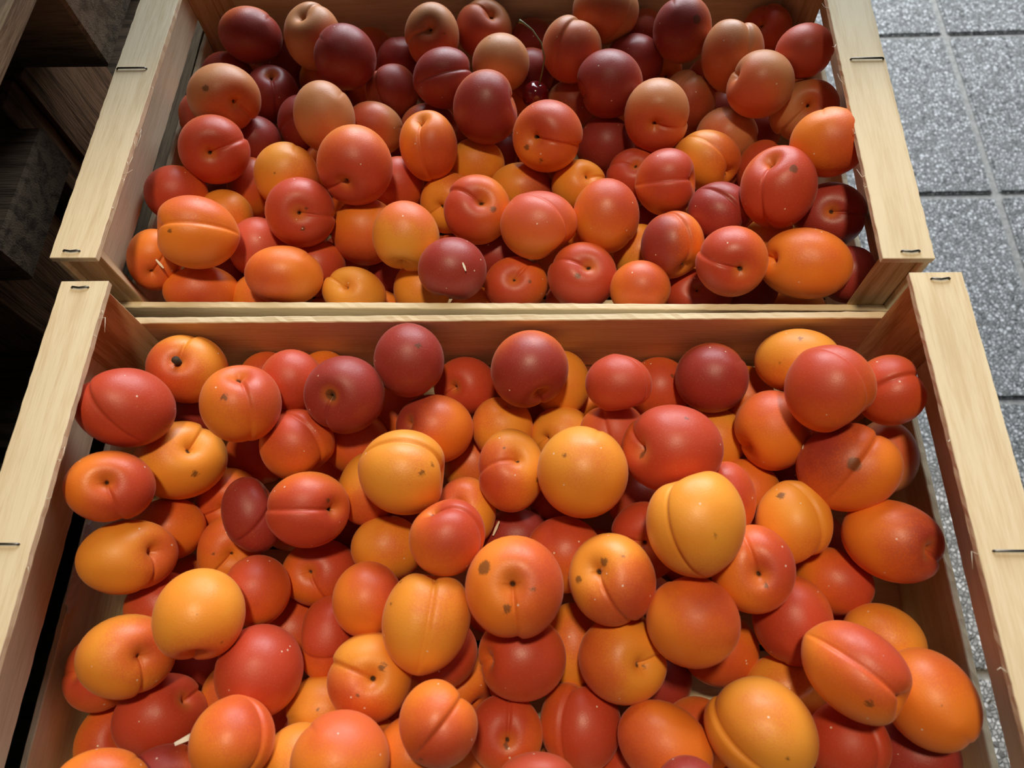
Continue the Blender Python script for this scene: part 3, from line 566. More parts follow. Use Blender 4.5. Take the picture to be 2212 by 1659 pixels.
F|.0359 -.0603 -.0911|.0191 .0207|-.61 .51 -.6|.253 .368 .077 -.892|yr|.02|-.67 .23 .71|.06||yellow apricot with a pit at its left, front crate centre
F|.0662 -.0646 -.0724|.019 .0199|-.25 .96 -.15|.393 -.429 -.653 -.485|ok|.5|.83 .49 -.29|.068|.51 .83 -.21 .04|salmon-pink apricot with a crease over its top, front crate centre right
F|.0994 -.0256 -.0951|.0202 .0207|-.65 -.56 .52|.365 -.792 .374 .315|or|.5|-.69 -.19 -.69|.034|-.6 -.56 -.58 .08|small orange-red apricot left of the round two-tone red one by the board
F|.1262 -.0321 -.0657|.0212 .0217|.66 .54 -.53|.086 -.939 -.292 .158|om|.8|-.8 .28 -.52|.034||round shiny red apricot with an orange top and maroon base by the back board
F|.1183 -.0425 -.1201|.0195 .0227|-.28 .53 .8|.053 .62 .263 .738|ym|.5|.78 -.23 -.58|.068||maroon and yellow apricot behind the very large red one
F|.0951 -.0844 -.0454|.0245 .0283|-.46 -.52 -.72|.437 -.341 -.356 .752|or|.9|-.46 -.77 .44|.06|-.04 .11 .99 .12,.06 -.98 .18 .05|very large red apricot with a cleft left side, front crate right of centre
F|.0455 -.0979 -.0469|.0249 .0254|.77 -.15 -.62|.067 .817 .545 -.176|yr|.05|-.44 .01 -.9|.034|-.4 -.46 -.79 .06|large smooth yellow-orange apricot with a faint crease, front crate centre
F|.1547 -.0317 -.0989|.0188 .0222|-.62 -.61 .49|.373 -.82 .347 .261|or|.15|-.68 -.2 -.7|.034||dim orange apricot right of the round two-tone red one
F|.1753 -.0262 -.0548|.0193 .0246|.78 .12 -.62|.198 -.963 -.089 .158|yr|.1|-.9 .42 -.08|.034|-.33 -.64 -.69 .08,-.91 -0 -.41 .04|yellow-orange apricot with small scabs in the back right, touching the board
F|.1778 -.0595 -.0219|.0229 .0239|.35 -.4 -.85|.375 .738 -.274 .49|or|.6|.68 .4 -.62|.068||large apricot, red above and orange below, creased at its right, back right corner
F|.2163 -.0541 -.0348|.0189 .0197|.32 -.87 .37|.098 -.562 -.081 -.817|or|.55|1 .04 .04|.068||red-orange creased apricot touching the right side, far right of the front crate
F|.1572 -.0672 -.063|.0217 .0236|-.07 -.86 -.5|.075 .606 .322 -.723|or|.3|-.57 -.82 -.11|.043|-.02 .02 1 .06|plump orange apricot with a pit at its lower left, front crate right
F|.1319 -.0625 -.0936|.0195 .0211|-.63 .58 .51|.459 -.37 .771 .242|yr|.05|-.78 .03 -.63|.034||yellow edge between the very large red and the plump orange ones
F|.2261 -.0787 -.0752|.0173 .0216|.32 .91 -.25|.47 .288 .827 .113|br|.25|-.62 .22 -.76|.034||dusky orange apricot beside the right slat, behind the one with a round bruise
F|.193 -.0927 -.0504|.0242 .0273|.42 .65 .63|.328 -.624 -.32 -.633|om|.4|.49 -.86 -.16|.068|.93 -.07 -.37 .17|large orange apricot with a round brown bruise, front crate right
F|.1462 -.096 -.0904|.0199 .0199|-.78 -.03 .62|.448 .047 .883 .131|or|.1|-.69 .19 -.7|.034||orange edge above the pale golden creased one, front crate right
F|.1263 -.1084 -.0641|.0167 .0216|.78 .02 -.62|.216 .719 .658 -.063|or|.6|-.36 .01 -.93|.034||red-orange sliver right of the topmost yellow apricot
F|.1009 -.1301 -.0244|.0245 .0276|-.14 .35 .92|.342 -.181 -.636 -.668|yr|.05|.41 .04 -.91|.068|.56 .7 -.43 .05|big topmost yellow-orange apricot with a crease on its left, front crate right
F|.1626 -.1228 -.0637|.0204 .024|.24 -.4 -.88|.451 .721 -.333 .407|yr|.05|.71 .38 .6|.068|.35 .43 -.83 .12|pale golden apricot with scratch marks on top, front crate right
F|.2124 -.1325 -.0584|.0215 .0265|.57 .09 .82|.911 .125 .306 -.245|om|.4|.01 .12 .99|.06||large orange apricot with a dark cleft tip at the right slat
F|.1912 -.1218 -.1178|.0204 .0221|.73 .37 -.58|.34 .59 .732 -.014|or|.9|-.5 .16 -.85|.034||red sliver between the pale golden and the dark-tipped ones
F|.1336 -.1491 -.0501|.0214 .0228|.93 -.32 -.2|.567 .089 -.173 .801|or|.5|.1 -.74 .66|.06|-.29 -.03 .96 .07|orange apricot with a deep pit and red right side, below the topmost yellow one
F|.1885 -.1481 -.0897|.0185 .0218|-.28 -.94 .22|.481 -.375 .781 .135|or|.5|-.78 -.61 -.14|.034||orange apricot with a red right end by the empty corner, front crate right
F|.0821 -.1283 -.077|.0201 .0222|.16 -.98 -.1|.082 -.051 -.165 .981|or|.55|.57 -.39 .72|.06||red-orange apricot with a black stem hole left of the topmost yellow one
F|.0357 -.1353 -.0815|.0218 .0224|.68 -.49 -.55|.179 -.904 .201 .333|or|.5|-.78 -.56 -.28|.034||apricot red above and orange below, behind the scarred orange pair, centre
F|.0605 -.1551 -.051|.0226 .0241|-.91 .12 .39|.788 .113 -.254 -.55|yr|.4|.92 .36 .16|.06|-.06 .29 .95 .12,.01 -.49 .87 .1,-.02 .69 .72 .05|golden apricot with dark scabs beside a slit pit, front crate centre right
F|.0094 -.1613 -.0409|.0254 .0259|-.99 .08 .1|.739 .026 .018 -.673|or|.4|.03 .83 .56|.06|-.35 -.54 .77 .16,.53 -.15 .84 .1,.18 .43 .88 .06|large orange apricot with a round pit and brown scratches, centre of the front crate
F|.1002 -.1765 -.0495|.0226 .0233|-.31 .92 .25|.318 .547 .769 -.086|or|.35|-.33 .71 -.62|.034||large plain orange apricot below the topmost yellow one
F|.1245 -.1841 -.1042|.0205 .0221|-.78 -.09 .62|.432 -.031 .9 .052|or|.3|-.65 -.31 -.7|.034||orange apricot half hidden under the large plain orange one
F|.0667 -.1929 -.0736|.0224 .0236|.87 -.27 .42|.963 .138 .147 .179|yr|.3|-.96 .19 .2|.06|.18 -.13 .98 .07|golden-orange apricot with a slit-shaped pit, front crate centre right
F|.0114 -.1927 -.0752|.0223 .0243|-.5 .17 -.85|.105 .475 .001 -.873|or|.6|-.88 .19 .44|.043||dusty red-orange apricot shaded by the large pitted one, centre
F|.0403 -.1833 -.1041|.0169 .0233|.06 -1 -.05|.027 -.947 -.058 .313|yr|.2|-.52 -.19 -.83|.034||dim amber apricot deep between the dusty and the slit-pitted ones
F|-.0335 -.1895 -.0914|.0196 .0207|.12 .99 -.09|.147 .7 .644 -.272|or|.6|-.45 .07 -.89|.034||dim red-orange apricot under the long golden one with a vertical crease
F|-.0252 -.2247 -.0382|.0185 .0199|.03 -.87 .49|.315 -.751 -.282 -.507|or|.45|.72 .32 -.61|.068|.28 .18 -.94 .07|shaded brown-orange apricot with a slanting crease, bottom centre
F|.004 -.2298 -.0893|.0199 .0201|.98 .08 -.2|.73 .104 -.025 .675|or|.6|.44 .38 .81|.06|-.16 .03 .99 .1|red and orange apricot with a split stem pit, bottom centre
F|.0441 -.2238 -.0955|.0221 .0243|.1 -.14 .98|.286 -.387 -.595 -.644|or|.65|.57 .82 -.04|.068||red apricot with a fine crease and orange left side, bottom centre
F|.0855 -.2327 -.0749|.0198 .0245|.31 -.92 -.25|.291 -.639 .692 .167|or|.35|-.11 .76 -.64|.034||slanted egg-shaped orange apricot at the bottom, right of centre
F|.1308 -.2246 -.0606|.0242 .0276|-.56 .17 -.81|.237 -.096 -.844 -.471|yr|.05|.6 .77 -.21|.068|.27 .45 -.85 .04|largest golden apricot near the bottom right with a crease on its left
F|.1584 -.171 -.0755|.0205 .0235|-.74 .32 .59|.415 -.554 .705 .153|or|.7|-.37 -.1 -.92|.034||plain red-orange apricot below the deep-pitted one, front crate right
F|.1555 -.2063 -.0941|.0192 .0211|.2 .46 .86|.266 -.625 -.119 -.724|yr|.1|.92 -.39 .11|.068||dim yellow apricot above the largest golden one
F|.1741 -.1999 -.0381|.0207 .0269|-.06 .06 1|.229 .54 -.243 .773|or|.5|.72 -.66 .2|.068|.7 .52 .49 .09|long red and orange apricot with a diagonal crease, right side of the front crate
F|.204 -.1737 -.1178|.0203 .0219|-.59 -.65 .47|.253 -.888 .349 .159|or|.3|-.68 -.2 -.71|.034||salmon-orange edge above the long diagonal-creased one
F|.2069 -.1798 -.0802|.0182 .0211|.06 -1 -.05|.459 -.512 .718 .111|yr|.1|-.78 -0 -.63|.034||amber apricot against the right slat above the long diagonal-creased one
F|.2131 -.2101 -.0556|.021 .0242|-.77 -.17 .62|.257 -.879 .387 .112|or|.15|-.64 -.67 -.37|.034|-.42 -.08 -.9 .03|plain dusky orange apricot leaning on the right slat near the bottom
F|.1769 -.2315 -.0743|.0196 .0198|.7 -.69 .17|.574 .615 -.309 .443|or|.85|.64 .73 -.25|.068||red apricot with a crease on its right at the bottom right
F|.2146 -.2369 -.0866|.0184 .0216|-.74 .32 .59|.514 .144 .845 -.033|om|.8|-.63 .22 -.74|.034||dark red shaded apricot in the bottom right by the slat
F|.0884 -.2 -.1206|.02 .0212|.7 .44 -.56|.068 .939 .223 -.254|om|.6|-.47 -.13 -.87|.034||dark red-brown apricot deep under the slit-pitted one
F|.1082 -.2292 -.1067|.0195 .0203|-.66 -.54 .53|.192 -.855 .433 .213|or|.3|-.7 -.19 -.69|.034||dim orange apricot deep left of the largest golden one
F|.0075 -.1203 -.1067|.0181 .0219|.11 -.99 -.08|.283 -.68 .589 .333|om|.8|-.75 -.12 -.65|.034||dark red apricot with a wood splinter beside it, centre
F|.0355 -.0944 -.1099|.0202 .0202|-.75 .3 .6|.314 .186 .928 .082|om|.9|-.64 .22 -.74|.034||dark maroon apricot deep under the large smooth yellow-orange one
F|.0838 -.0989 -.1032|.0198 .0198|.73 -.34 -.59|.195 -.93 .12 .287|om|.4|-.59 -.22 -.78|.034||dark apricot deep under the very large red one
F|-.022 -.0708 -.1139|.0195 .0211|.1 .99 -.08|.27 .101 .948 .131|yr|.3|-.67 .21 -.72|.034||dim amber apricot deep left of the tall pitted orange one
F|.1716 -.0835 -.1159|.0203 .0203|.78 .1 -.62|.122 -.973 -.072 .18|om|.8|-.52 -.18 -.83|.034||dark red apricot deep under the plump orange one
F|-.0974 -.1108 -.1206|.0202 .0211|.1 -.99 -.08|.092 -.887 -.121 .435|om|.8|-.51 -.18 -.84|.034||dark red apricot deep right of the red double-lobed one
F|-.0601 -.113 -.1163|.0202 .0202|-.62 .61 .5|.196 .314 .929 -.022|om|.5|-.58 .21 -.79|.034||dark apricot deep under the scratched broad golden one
F|-.0169 -.2407 -.1198|.02 .023|.04 1 -.03|.212 .661 .663 -.28|or|.1|-.45 .09 -.89|.034||small orange apricot at the bottom edge, centre
F|.0213 -.253 -.0659|.0161 .0219|-.2 -.12 .97|.216 .595 .194 .75|ok|.7|.9 .29 .32|.068||rosy apricot top at the bottom edge, right of centre
F|-.0418 -.2403 -.0662|.0192 .0192|.68 .49 -.55|.083 .88 .243 -.398|or|.1|-.47 -.12 -.87|.034||orange sliver at the bottom edge left of centre
F|.0726 -.2469 -.116|.0209 .0217|-.35 -.9 .28|.059 -.938 .21 .271|or|.6|-.61 -.22 -.76|.034||red-orange apricot at the bottom edge under the slanted egg-shaped one
F|.0915 -.2556 -.0456|.017 .0187|.54 .72 -.43|.394 .337 .846 -.126|om|.9|-.56 .21 -.8|.034||dark red sliver at the bottom edge in front of the slanted egg-shaped one
F|-.0997 -.2454 -.0682|.0187 .0196|-.41 -.85 .33|.027 -.854 .272 .443|yr|.1|-.63 -.22 -.75|.034||amber edge at the bottom between the orange-and-yellow and the large smooth ones
F|-.1131 -.0704 -.1207|.0201 .021|.36 .88 -.29|.155 .241 .957 .043|or|.3|-.61 .22 -.77|.034||dim orange apricot deep below the arched-crease one
F|-.2057 -.0375 -.0975|.0197 .0197|-.71 -.42 .57|.143 -.155 .929 .304|om|.9|-.74 .14 -.66|.034||very dark apricot deep below the stem-stubbed one
F|-.1561 -.0242 -.0829|.0184 .0193|-.33 -.9 .27|.217 -.818 .106 .522|or|.5|-.61 -.22 -.77|.034||dim red edge by the board right of the stem-stubbed one
Fx|.0295 -.2558 -.1187|.0199 .0203|1 0 0|.51 .04 .03 .86|or|.26|-.1 -.26 -.96|.05||
Fx|-.0749 -.1557 -.1186|.02 .0204|1 0 0|.1 .29 .59 -.75|or|.47|.94 .3 -.13|.05||
Fx|.1114 -.1266 -.1189|.0197 .0201|1 0 0|.18 .63 -.14 -.74|om|.45|.82 .57 -.04|.05||
Fx|.192 -.2278 -.1184|.0202 .0206|1 0 0|.41 -.3 -.21 -.83|om|.49|.49 .28 -.83|.05||
Fx|.0576 -.1334 -.1182|.0204 .0208|1 0 0|.17 -.46 .5 -.71|om|.27|-.85 -.53 -.01|.05||
Fx|.1965 -.053 -.118|.0207 .0211|1 0 0|.14 -.38 -.6 .69|or|.45|.47 -.71 .53|.05||
Fx|.0789 -.0619 -.1173|.0213 .0217|1 0 0|.47 .53 .35 .62|or|.53|.99 .13 -.09|.05||
Fx|-.2183 -.0771 -.1183|.0203 .0207|1 0 0|.63 .08 .25 -.73|or|.58|-.19 .74 .64|.05||
Fx|.1237 -.2618 -.1185|.0201 .0205|1 0 0|.11 .09 .13 .98|om|.21|-.8 .14 -.58|.05||
Fx|.0867 -.159 -.119|.0195 .0199|1 0 0|.06 -.12 -.33 .94|or|.6|.19 -.68 .71|.05||
Fx|-.0056 -.1563 -.1181|.0205 .0209|1 0 0|.36 -.29 -.43 -.78|or|.35|.27 -.1 -.96|.05||
Fx|.1492 -.1368 -.1177|.0209 .0213|1 0 0|.5 -.18 -.4 .75|or|.52|-.56 -.29 -.78|.05||
Fx|-.1429 -.0308 -.1181|.0206 .021|1 0 0|.65 .09 -.22 -.73|or|.26|.28 -.18 .94|.05||
Fx|.1644 -.2592 -.1187|.0199 .0203|1 0 0|.05 -.25 -.55 -.8|or|.3|-.54 .84 -.06|.05||
Fx|-.1627 -.2602 -.1185|.0201 .0205|1 0 0|.3 -.55 .47 -.62|or|.43|.36 -.07 -.93|.05||
Fx|-.1384 -.1057 -.1174|.0213 .0217|1 0 0|.12 .23 -.44 -.86|or|.35|-.98 .04 .22|.05||
Fx|.0074 -.0292 -.1185|.0201 .0205|1 0 0|.03 .57 .4 -.72|or|.41|-.01 -.61 .79|.05||
Fx|.0079 -.1959 -.119|.0196 .02|1 0 0|.16 -.55 -.47 -.67|om|.44|-.32 .72 -.62|.05||
Fx|.0561 -.0273 -.1189|.0196 .02|1 0 0|.63 .13 .41 -.64|om|.58|.03 .69 -.73|.05||
Fx|-.0616 -.192 -.1187|.0199 .0203|1 0 0|.44 -.27 .38 .77|om|.21|-.56 .7 .45|.05||
Fx|.2164 -.0291 -.0915|.0206 .021|1 0 0|.69 .06 .37 -.61|om|.48|-.98 .22 -.04|.05||
Fx|-.1316 -.2561 -.0911|.0196 .02|1 0 0|0 .03 .31 .95|om|.26|.4 .86 -.33|.05||
Bx|.2047 .0452 -.1179|.0207 .0212|1 0 0|.22 .52 .47 .68|or|.56|-.42 -.75 .52|.05||
Bx|.0347 .1004 -.1181|.0205 .0209|1 0 0|.27 .57 -.24 -.74|or|.42|.58 -.67 -.46|.05||
Bx|.1181 .166 -.1174|.0212 .0217|1 0 0|.37 .45 .48 .66|or|.22|-.17 .54 -.82|.05||
Bx|.0864 .2133 -.1182|.0204 .0209|1 0 0|.4 -.46 .24 .76|or|.61|.49 -.47 -.74|.05||
Bx|.0351 .2705 -.1182|.0204 .0208|1 0 0|0 -.32 .01 .95|om|.67|-.42 -.35 .84|.05||
Bx|-.0194 .2556 -.118|.0206 .0211|1 0 0|.47 -.09 .54 -.69|om|.28|-.39 -.09 -.92|.05||
Bx|-.1656 .1463 -.1187|.0199 .0203|1 0 0|.35 -.39 -.58 .63|om|.49|.61 -.79 -.03|.05||
Bx|-.1257 .1353 -.1187|.0199 .0203|1 0 0|.01 .14 .66 .74|or|.48|.8 -.06 .59|.05||
Bx|.1813 .1172 -.119|.0196 .02|1 0 0|.15 -.52 .1 -.83|or|.6|.69 .54 .48|.05||
Bx|.1376 .0759 -.1184|.0202 .0206|1 0 0|.02 .03 -.55 .83|om|.67|.19 .97 -.13|.05||
Bx|.0575 .1494 -.1186|.02 .0204|1 0 0|.26 -.38 -.43 .77|om|.6|-.17 -.52 -.84|.05||
Bx|-.169 .1039 -.1173|.0213 .0217|1 0 0|.45 .05 .5 .74|om|.45|.75 .19 .63|.05||
Bx|-.2162 .2155 -.1174|.0212 .0217|1 0 0|.59 .24 -.09 .77|or|.57|.81 -.52 .27|.05||
Bx|-.0532 .2331 -.1173|.0213 .0218|1 0 0|.35 -.41 -.38 .75|om|.51|.07 .7 -.71|.05||
Bx|-.1015 .1698 -.1186|.02 .0204|1 0 0|.1 -.7 .21 .68|or|.42|.14 .62 .77|.05||
Bx|-.1357 .2073 -.1177|.021 .0214|1 0 0|.18 -.64 -.02 .75|om|.29|.61 .01 .79|.05||
Bx|.1651 .2694 -.1185|.0201 .0205|1 0 0|.15 -.35 .1 -.92|or|.6|.67 .4 -.63|.05||
Bx|-.103 .248 -.1187|.0199 .0202|1 0 0|.54 -.4 -.31 -.68|or|.26|-.67 .59 .45|.05||
Bx|-.2214 .1035 -.1184|.0202 .0206|1 0 0|.66 .04 .37 -.66|or|.4|-.98 -.17 .08|.05||
Bx|-.0558 .1739 -.1189|.0197 .0201|1 0 0|.02 -.39 -.42 .82|om|.42|-.07 -0 1|.05||
Bx|.0736 .2535 -.119|.0196 .02|1 0 0|.06 -.34 .43 .84|or|.42|-.17 .24 .96|.05||
Bx|.1905 .1553 -.1175|.0211 .0215|1 0 0|.02 .1 .11 .99|om|.26|.96 .2 .21|.05||
Bx|.1337 .2451 -.1183|.0203 .0208|1 0 0|.06 .55 .47 -.69|or|.57|-.51 .3 .8|.05||
Bx|.0472 .0529 -.1177|.0209 .0214|1 0 0|.18 -.38 .2 -.89|or|.67|.18 -.81 -.56|.05||
Bx|.0287 .1996 -.1191|.0195 .0199|1 0 0|.52 -.09 .17 .83|or|.59|-.69 -.62 .36|.05||
Bx|-.0241 .0434 -.1177|.0209 .0213|1 0 0|.25 .18 -.54 .78|om|.31|-.97 .06 -.22|.05||
Bx|.1396 .1238 -.1187|.0199 .0203|1 0 0|.44 .2 -.19 .86|or|.31|.22 .48 -.85|.05||
Bx|-.1289 .0419 -.1184|.0202 .0206|1 0 0|.36 -.37 .13 -.85|om|.3|.4 .46 -.79|.05||
Bx|-.1791 .1858 -.1182|.0204 .0208|1 0 0|.09 .51 .23 -.82|or|.46|-.87 .22 -.44|.05||
Bx|-.2315 .2756 -.1186|.02 .0204|1 0 0|.11 .28 -.65 -.7|or|.62|-.65 -.6 -.46|.05||
Bx|-.0687 .2744 -.1189|.0197 .0201|1 0 0|.33 -.04 -.5 -.8|or|.25|.78 .05 .62|.05||
Bx|.2061 .2666 -.1184|.0202 .0206|1 0 0|.47 -.16 .44 -.75|om|.43|.59 -.22 -.78|.05||
Bx|-.0484 .0924 -.118|.0206 .021|1 0 0|.47 -.44 -.49 -.58|om|.56|.62 -.72 -.32|.05||
Bx|.0998 .0425 -.1188|.0198 .0202|1 0 0|.28 -.2 -.08 .94|or|.27|-.3 .75 -.58|.05||
Bx|-.1268 .0949 -.1191|.0195 .0199|1 0 0|.11 -.27 -.67 -.69|or|.43|.74 .49 -.46|.05||
Bx|-.231 .0417 -.1177|.0209 .0213|1 0 0|.31 .07 -.21 -.92|or|.4|.95 -.19 .24|.05||
Bx|-.0892 .2069 -.1188|.0198 .0202|1 0 0|.46 .17 .58 -.65|om|.5|.12 .32 .94|.05||
Bx|.1232 .2821 -.1189|.0197 .0201|1 0 0|.05 -.19 .52 -.83|or|.4|-.2 .96 -.19|.05||
Bx|.025 .1715 -.0904|.0202 .0206|1 0 0|.06 .11 .14 -.98|om|.32|-.51 .86 .08|.05||
Bx|-.1415 .1664 -.0939|.0204 .0208|1 0 0|.37 .17 -.27 -.87|or|.58|.37 -.92 .11|.05||
Bx|.2074 .2349 -.0915|.0205 .0209|1 0 0|.18 -.46 .22 .84|or|.63|.42 -.02 .91|.05||
Bx|-.1293 .2677 -.1191|.0195 .0199|1 0 0|.01 .47 .61 .64|om|.54|.08 -.55 -.83|.05||
Bx|.0131 .2466 -.1191|.0195 .0199|1 0 0|.34 .06 .07 .94|or|.56|.46 -.72 -.52|.05||
Bx|.1473 .2107 -.1191|.0195 .0199|1 0 0|.32 .23 .06 .92|om|.25|-.91 -.19 .36|.05||
Bx|-.1997 .1289 -.1191|.0195 .0199|1 0 0|.05 -.02 .46 -.89|or|.55|-.04 -.27 .96|.05||
Bx|.0718 .0938 -.1191|.0195 .0199|1 0 0|.58 .25 .08 -.77|om|.41|-.04 .96 -.26|.05||
Bx|-.0956 .0447 -.1191|.0195 .0199|1 0 0|.29 -.65 .08 .7|or|.39|-.04 .99 .09|.05||
Fx|-.0247 -.2052 -.1191|.0195 .0199|1 0 0|.26 -.3 .49 -.78|or|.41|-.35 .42 .84|.05||
'''

# ------------------------------------------------------------------ apricots
SKINC = {'y': ((0.85, 0.34, 0.040), (0.81, 0.275, 0.028)), 'o': ((0.82, 0.235, 0.025), (0.78, 0.185, 0.018)), 'b': ((0.69, 0.29, 0.115), (0.63, 0.24, 0.085))}  # b: orange skin turned tan, the cool shaded daylight put into its colour
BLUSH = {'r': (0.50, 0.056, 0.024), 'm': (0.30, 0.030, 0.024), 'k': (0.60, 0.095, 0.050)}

def grid(nt, nphi):
    th = math.pi * (np.linspace(0, 1, nt + 1)[1:-1]) ** 1.2
    u = np.linspace(-math.pi, math.pi, nphi, endpoint=False)
    ph = u - 0.62 * np.sin(u)
    T, Ph = np.meshgrid(th, ph, indexing='ij')
    T = np.concatenate([[0.0], T.ravel(), [math.pi]]); Ph = np.concatenate([[0.0], Ph.ravel(), [0.0]])
    faces = []
    m = nt - 1
    idx = lambda i, k: 1 + i * nphi + k % nphi
    for k in range(nphi): faces.append((0, idx(0, k), idx(0, k + 1)))
    for i in range(m - 1):
        for k in range(nphi): faces.append((idx(i, k), idx(i + 1, k), idx(i + 1, k + 1), idx(i, k + 1)))
    last = 1 + m * nphi
    for k in range(nphi): faces.append((idx(m - 1, k), last, idx(m - 1, k + 1)))
    loops = np.array([v for f in faces for v in f], np.int32)
    tot = np.array([len(f) for f in faces], np.int32)
    return T, Ph, loops, np.concatenate([[0], np.cumsum(tot)[:-1]]).astype(np.int32), tot
HI = grid(46, 60); LO = grid(18, 24)

def apricot_mesh(rmin, rmax, axis, groove, pit, rng, g):
    T, Ph, loops, start, tot = g
    sx, cx = np.sin(T), np.cos(T)
    d = np.stack([sx * np.cos(Ph), sx * np.sin(Ph), cx], 1)
    # faint unevenness of the flesh
    side = 1 if rng.random() < .5 else -1
    lump = np.zeros(len(T))
    for _ in range(5):
        k = rng.normal(size=3); k *= rng.uniform(1.2, 2.6) / np.linalg.norm(k)
        lump += rng.uniform(.004, .010) * np.sin(d @ k + rng.uniform(0, 6.28))
    rad = 1 + lump
    wid = np.abs(Ph) * np.maximum(sx, .02)
    front = np.cos(Ph) > 0
    along = np.clip(np.sin(np.clip(T, 0, math.pi)) * 1.2 + .35 * (T < 1.0), 0, 1) * np.clip((math.pi - T) / .35, .0, 1)
    cleft = 1 + 1.3 * np.exp(-(T / .55) ** 2)
    rad -= front * along * groove * cleft * (0.62 * np.exp(-(wid / .055) ** 2) + 0.62 * np.exp(-(wid / .24) ** 2))
    # one cheek stands a little proud of the other
    rad += side * groove * .45 * front * np.sin(T) * np.tanh(Ph * np.maximum(sx, .02) / .06) * np.exp(-(wid / .45) ** 2)
    # stem cavity, opened towards the suture
    tt = T * (1 - .22 * np.cos(Ph))
    rad -= pit * (.72 * np.exp(-(tt / .40) ** 1.7) + .28 * np.exp(-(tt / .12) ** 1.5))
    rad += .025 * np.exp(-((math.pi - T) / .22) ** 2)
    v = d * rad[:, None]
    v[:, 2] -= .02
    a = np.array(axis); a = a / np.linalg.norm(a)
    v = v * rmin + np.outer(v @ a, a) * (rmax - rmin)
    me = bpy.data.meshes.new('apricot')
    me.vertices.add(len(v)); me.vertices.foreach_set('co', v.astype(np.float32).ravel())
    me.loops.add(len(loops)); me.loops.foreach_set('vertex_index', loops)
    me.polygons.add(len(start)); me.polygons.foreach_set('loop_start', start); me.polygons.foreach_set('loop_total', tot)
    me.polygons.foreach_set('use_smooth', np.ones(len(start), bool))
    me.update(calc_edges=True); me.validate()
    me.materials.append(SKIN)
    return me

rng = np.random.default_rng(5)
F = lambda s: [float(q) for q in s.split()]
for row in TABLE.strip().split('\n'):
    cr_, pos, rr, ax, qt, col, amt, bd, gd, marks, label = row.split('|')
    hidden = cr_.endswith('x')
    pos = Vector(F(pos)); pos.z += ZR
    rmin, rmax = F(rr)
    me = apricot_mesh(rmin, rmax, F(ax), float(gd), float(rng.uniform(.32, .46)), rng, LO if hidden else HI)
    o = link('apricot', me)
    o.rotation_mode = 'QUATERNION'; q = Quaternion(F(qt)); q.normalize(); o.rotation_quaternion = q
    o.location = pos
    front = cr_[0] == 'F'
    if hidden:
        label = 'apricot buried at the bottom of the %s crate, almost unseen' % ('front' if front else 'back')
        tag(o, label, 'apricot', 'apricots buried in the %s crate' % ('front' if front else 'back'))
    else:
        tag(o, label, 'apricot', 'apricots in the %s crate' % ('front' if front else 'back'))
    j = rng.uniform(.93, 1.06)
    s1, s2 = SKINC[col[0]]
    o['skin_color'] = [c * j for c in s1]; o['skin_color2'] = [c * j for c in s2]
    o['blush_color'] = list(BLUSH[col[1]])
    o['blush_dir'] = F(bd); o['blush_amount'] = float(amt) * (.94 if col[1] == 'm' else .80)
    mk = [F(m) for m in marks.split(',')] if marks else []
    for i in range(3):
        o['mark%d' % (i + 1)] = mk[i][:3] if i < len(mk) else [0.0, 0.0, -5.0]
        o['mark%d_size' % (i + 1)] = mk[i][3] if i < len(mk) else 0.02
    if 'stem stub' in label:
        rr_ = rmin * .62
        tag(tube('stem_stub', [(0, 0, rr_ * .9), (.0004, 0, rr_ + .0035), (.0009, .0003, rr_ + .0075)], .0021, STUB, o, 9, [.9, 1.0, 1.15]), 'dark brown stem stub')
    if 'black stem tip' in label:
        tube('stem_tip', [(0, 0, rmin * .8), (0, .0003, rmin * .97), (.0004, .0006, rmin * 1.10)], .0005, STUB, o, 6, [1, 1, .6])

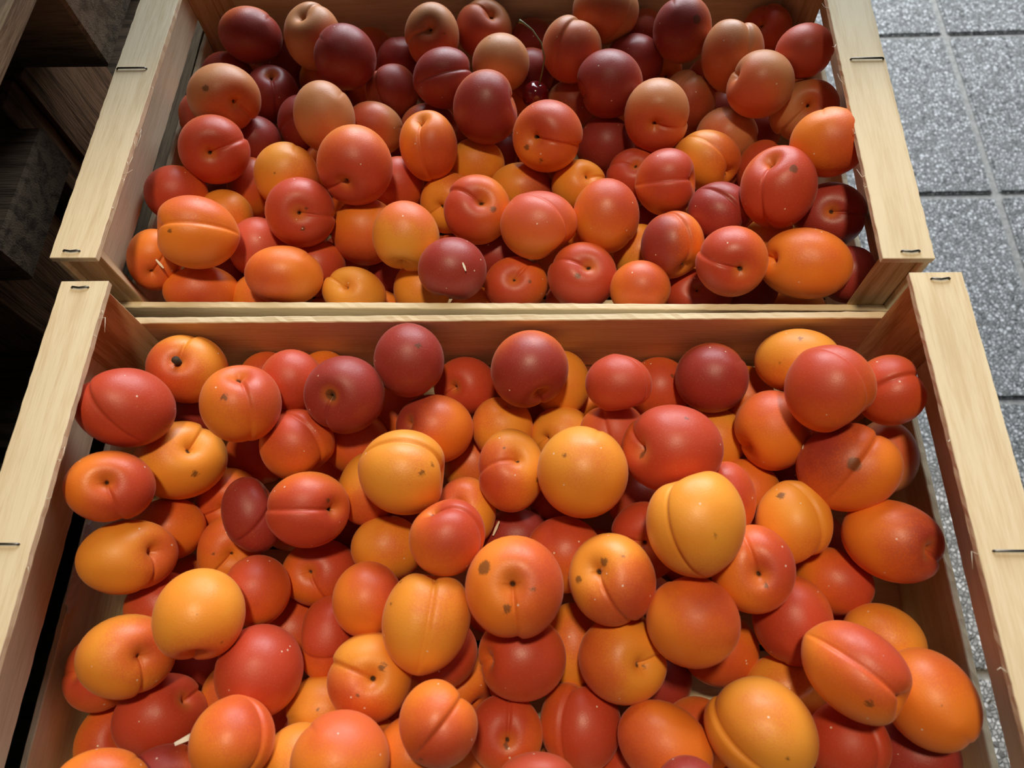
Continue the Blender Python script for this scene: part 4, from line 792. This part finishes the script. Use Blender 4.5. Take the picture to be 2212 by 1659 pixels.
# ------------------------------------------------------------------ cherry lying among the apricots
ch = empty('cherry', (0.0188, 0.2105, ZR - .0725))
tag(ch, 'glossy dark red cherry with a long curved stalk among the back crate apricots', 'cherry')
T, Ph, loops, start, tot = grid(24, 28)
d = np.stack([np.sin(T) * np.cos(Ph), np.sin(T) * np.sin(Ph), np.cos(T)], 1)
rad = 1 - .22 * np.exp(-(T / .35) ** 1.5) - .03 * np.exp(-(np.abs(Ph) * np.sin(T) / .2) ** 2)
v = d * rad[:, None] * .0104
me = bpy.data.meshes.new('fruit'); me.from_pydata(v.tolist(), [], [loops[s:s + n].tolist() for s, n in zip(start, tot)])
for p_ in me.polygons: p_.use_smooth = True
fr = link('fruit', me, CHERRY, ch); fr.rotation_euler = (-.25, .35, 0)
tube('stalk', [(.0026, .002, .0075), (.0052, .006, .0165), (.0070, .0120, .024), (.0045, .0195, .031), (-.002, .027, .036), (-.0085, .0315, .0385), (-.0115, .033, .039)], .0006, STALK, ch, 7, [1.1, .9, .8, .8, .9, 1.3, 2.4])

# ------------------------------------------------------------------ loose splinters of crate wood
def splinter(loc, rot, l, w, label, curl=0.0):
    bm = bmesh.new(); n = 8; rows_ = []
    for i in range(n + 1):
        t = i / n - .5
        ww = w * (1 - abs(t) * .9) * .5
        z = curl * (t * t * 4) + .0001
        rows_.append([bm.verts.new((t * l, -ww, z)), bm.verts.new((t * l, ww, z)), bm.verts.new((t * l, ww, z + w * .35)), bm.verts.new((t * l, -ww, z + w * .35))])
    for i in range(n):
        for k in range(4): bm.faces.new((rows_[i][k], rows_[i][(k+1) % 4], rows_[i+1][(k+1) % 4], rows_[i+1][k]))
    bm.faces.new(rows_[0][::-1]); bm.faces.new(rows_[-1])
    bmesh.ops.recalc_face_normals(bm, faces=bm.faces)
    o = bm_obj('wood_splinter', bm, CHIP)
    o.location = (loc[0], loc[1], loc[2] + ZR); o.rotation_euler = rot
    return tag(o, label, 'splinter')
splinter((-.0249, .0343, -.0412), (0, .25, -1.2), .0058, .0014, 'tiny white wood chip stuck on the maroon apricot by the near board')
splinter((-.2268, .0451, -.0500), (0, .3, -.8), .0078, .0016, 'pale wood chip on the orange apricot in the back crate\'s near left corner')
splinter((-.1500, -.2330, -.0520), (.2, -.2, .4), .0120, .0030, 'curled pale wood shaving wedged between apricots at the lower left', .004)
splinter((-.0040, -.1194, -.0880), (.3, -.5, 1.1), .0095, .0016, 'thin pale wood splinter stuck between apricots at the centre of the front crate')
splinter((.1696, -.0818, -.0500), (.2, .4, 1.0), .0050, .0016, 'small white wood chip beside the plump orange apricot on the right')
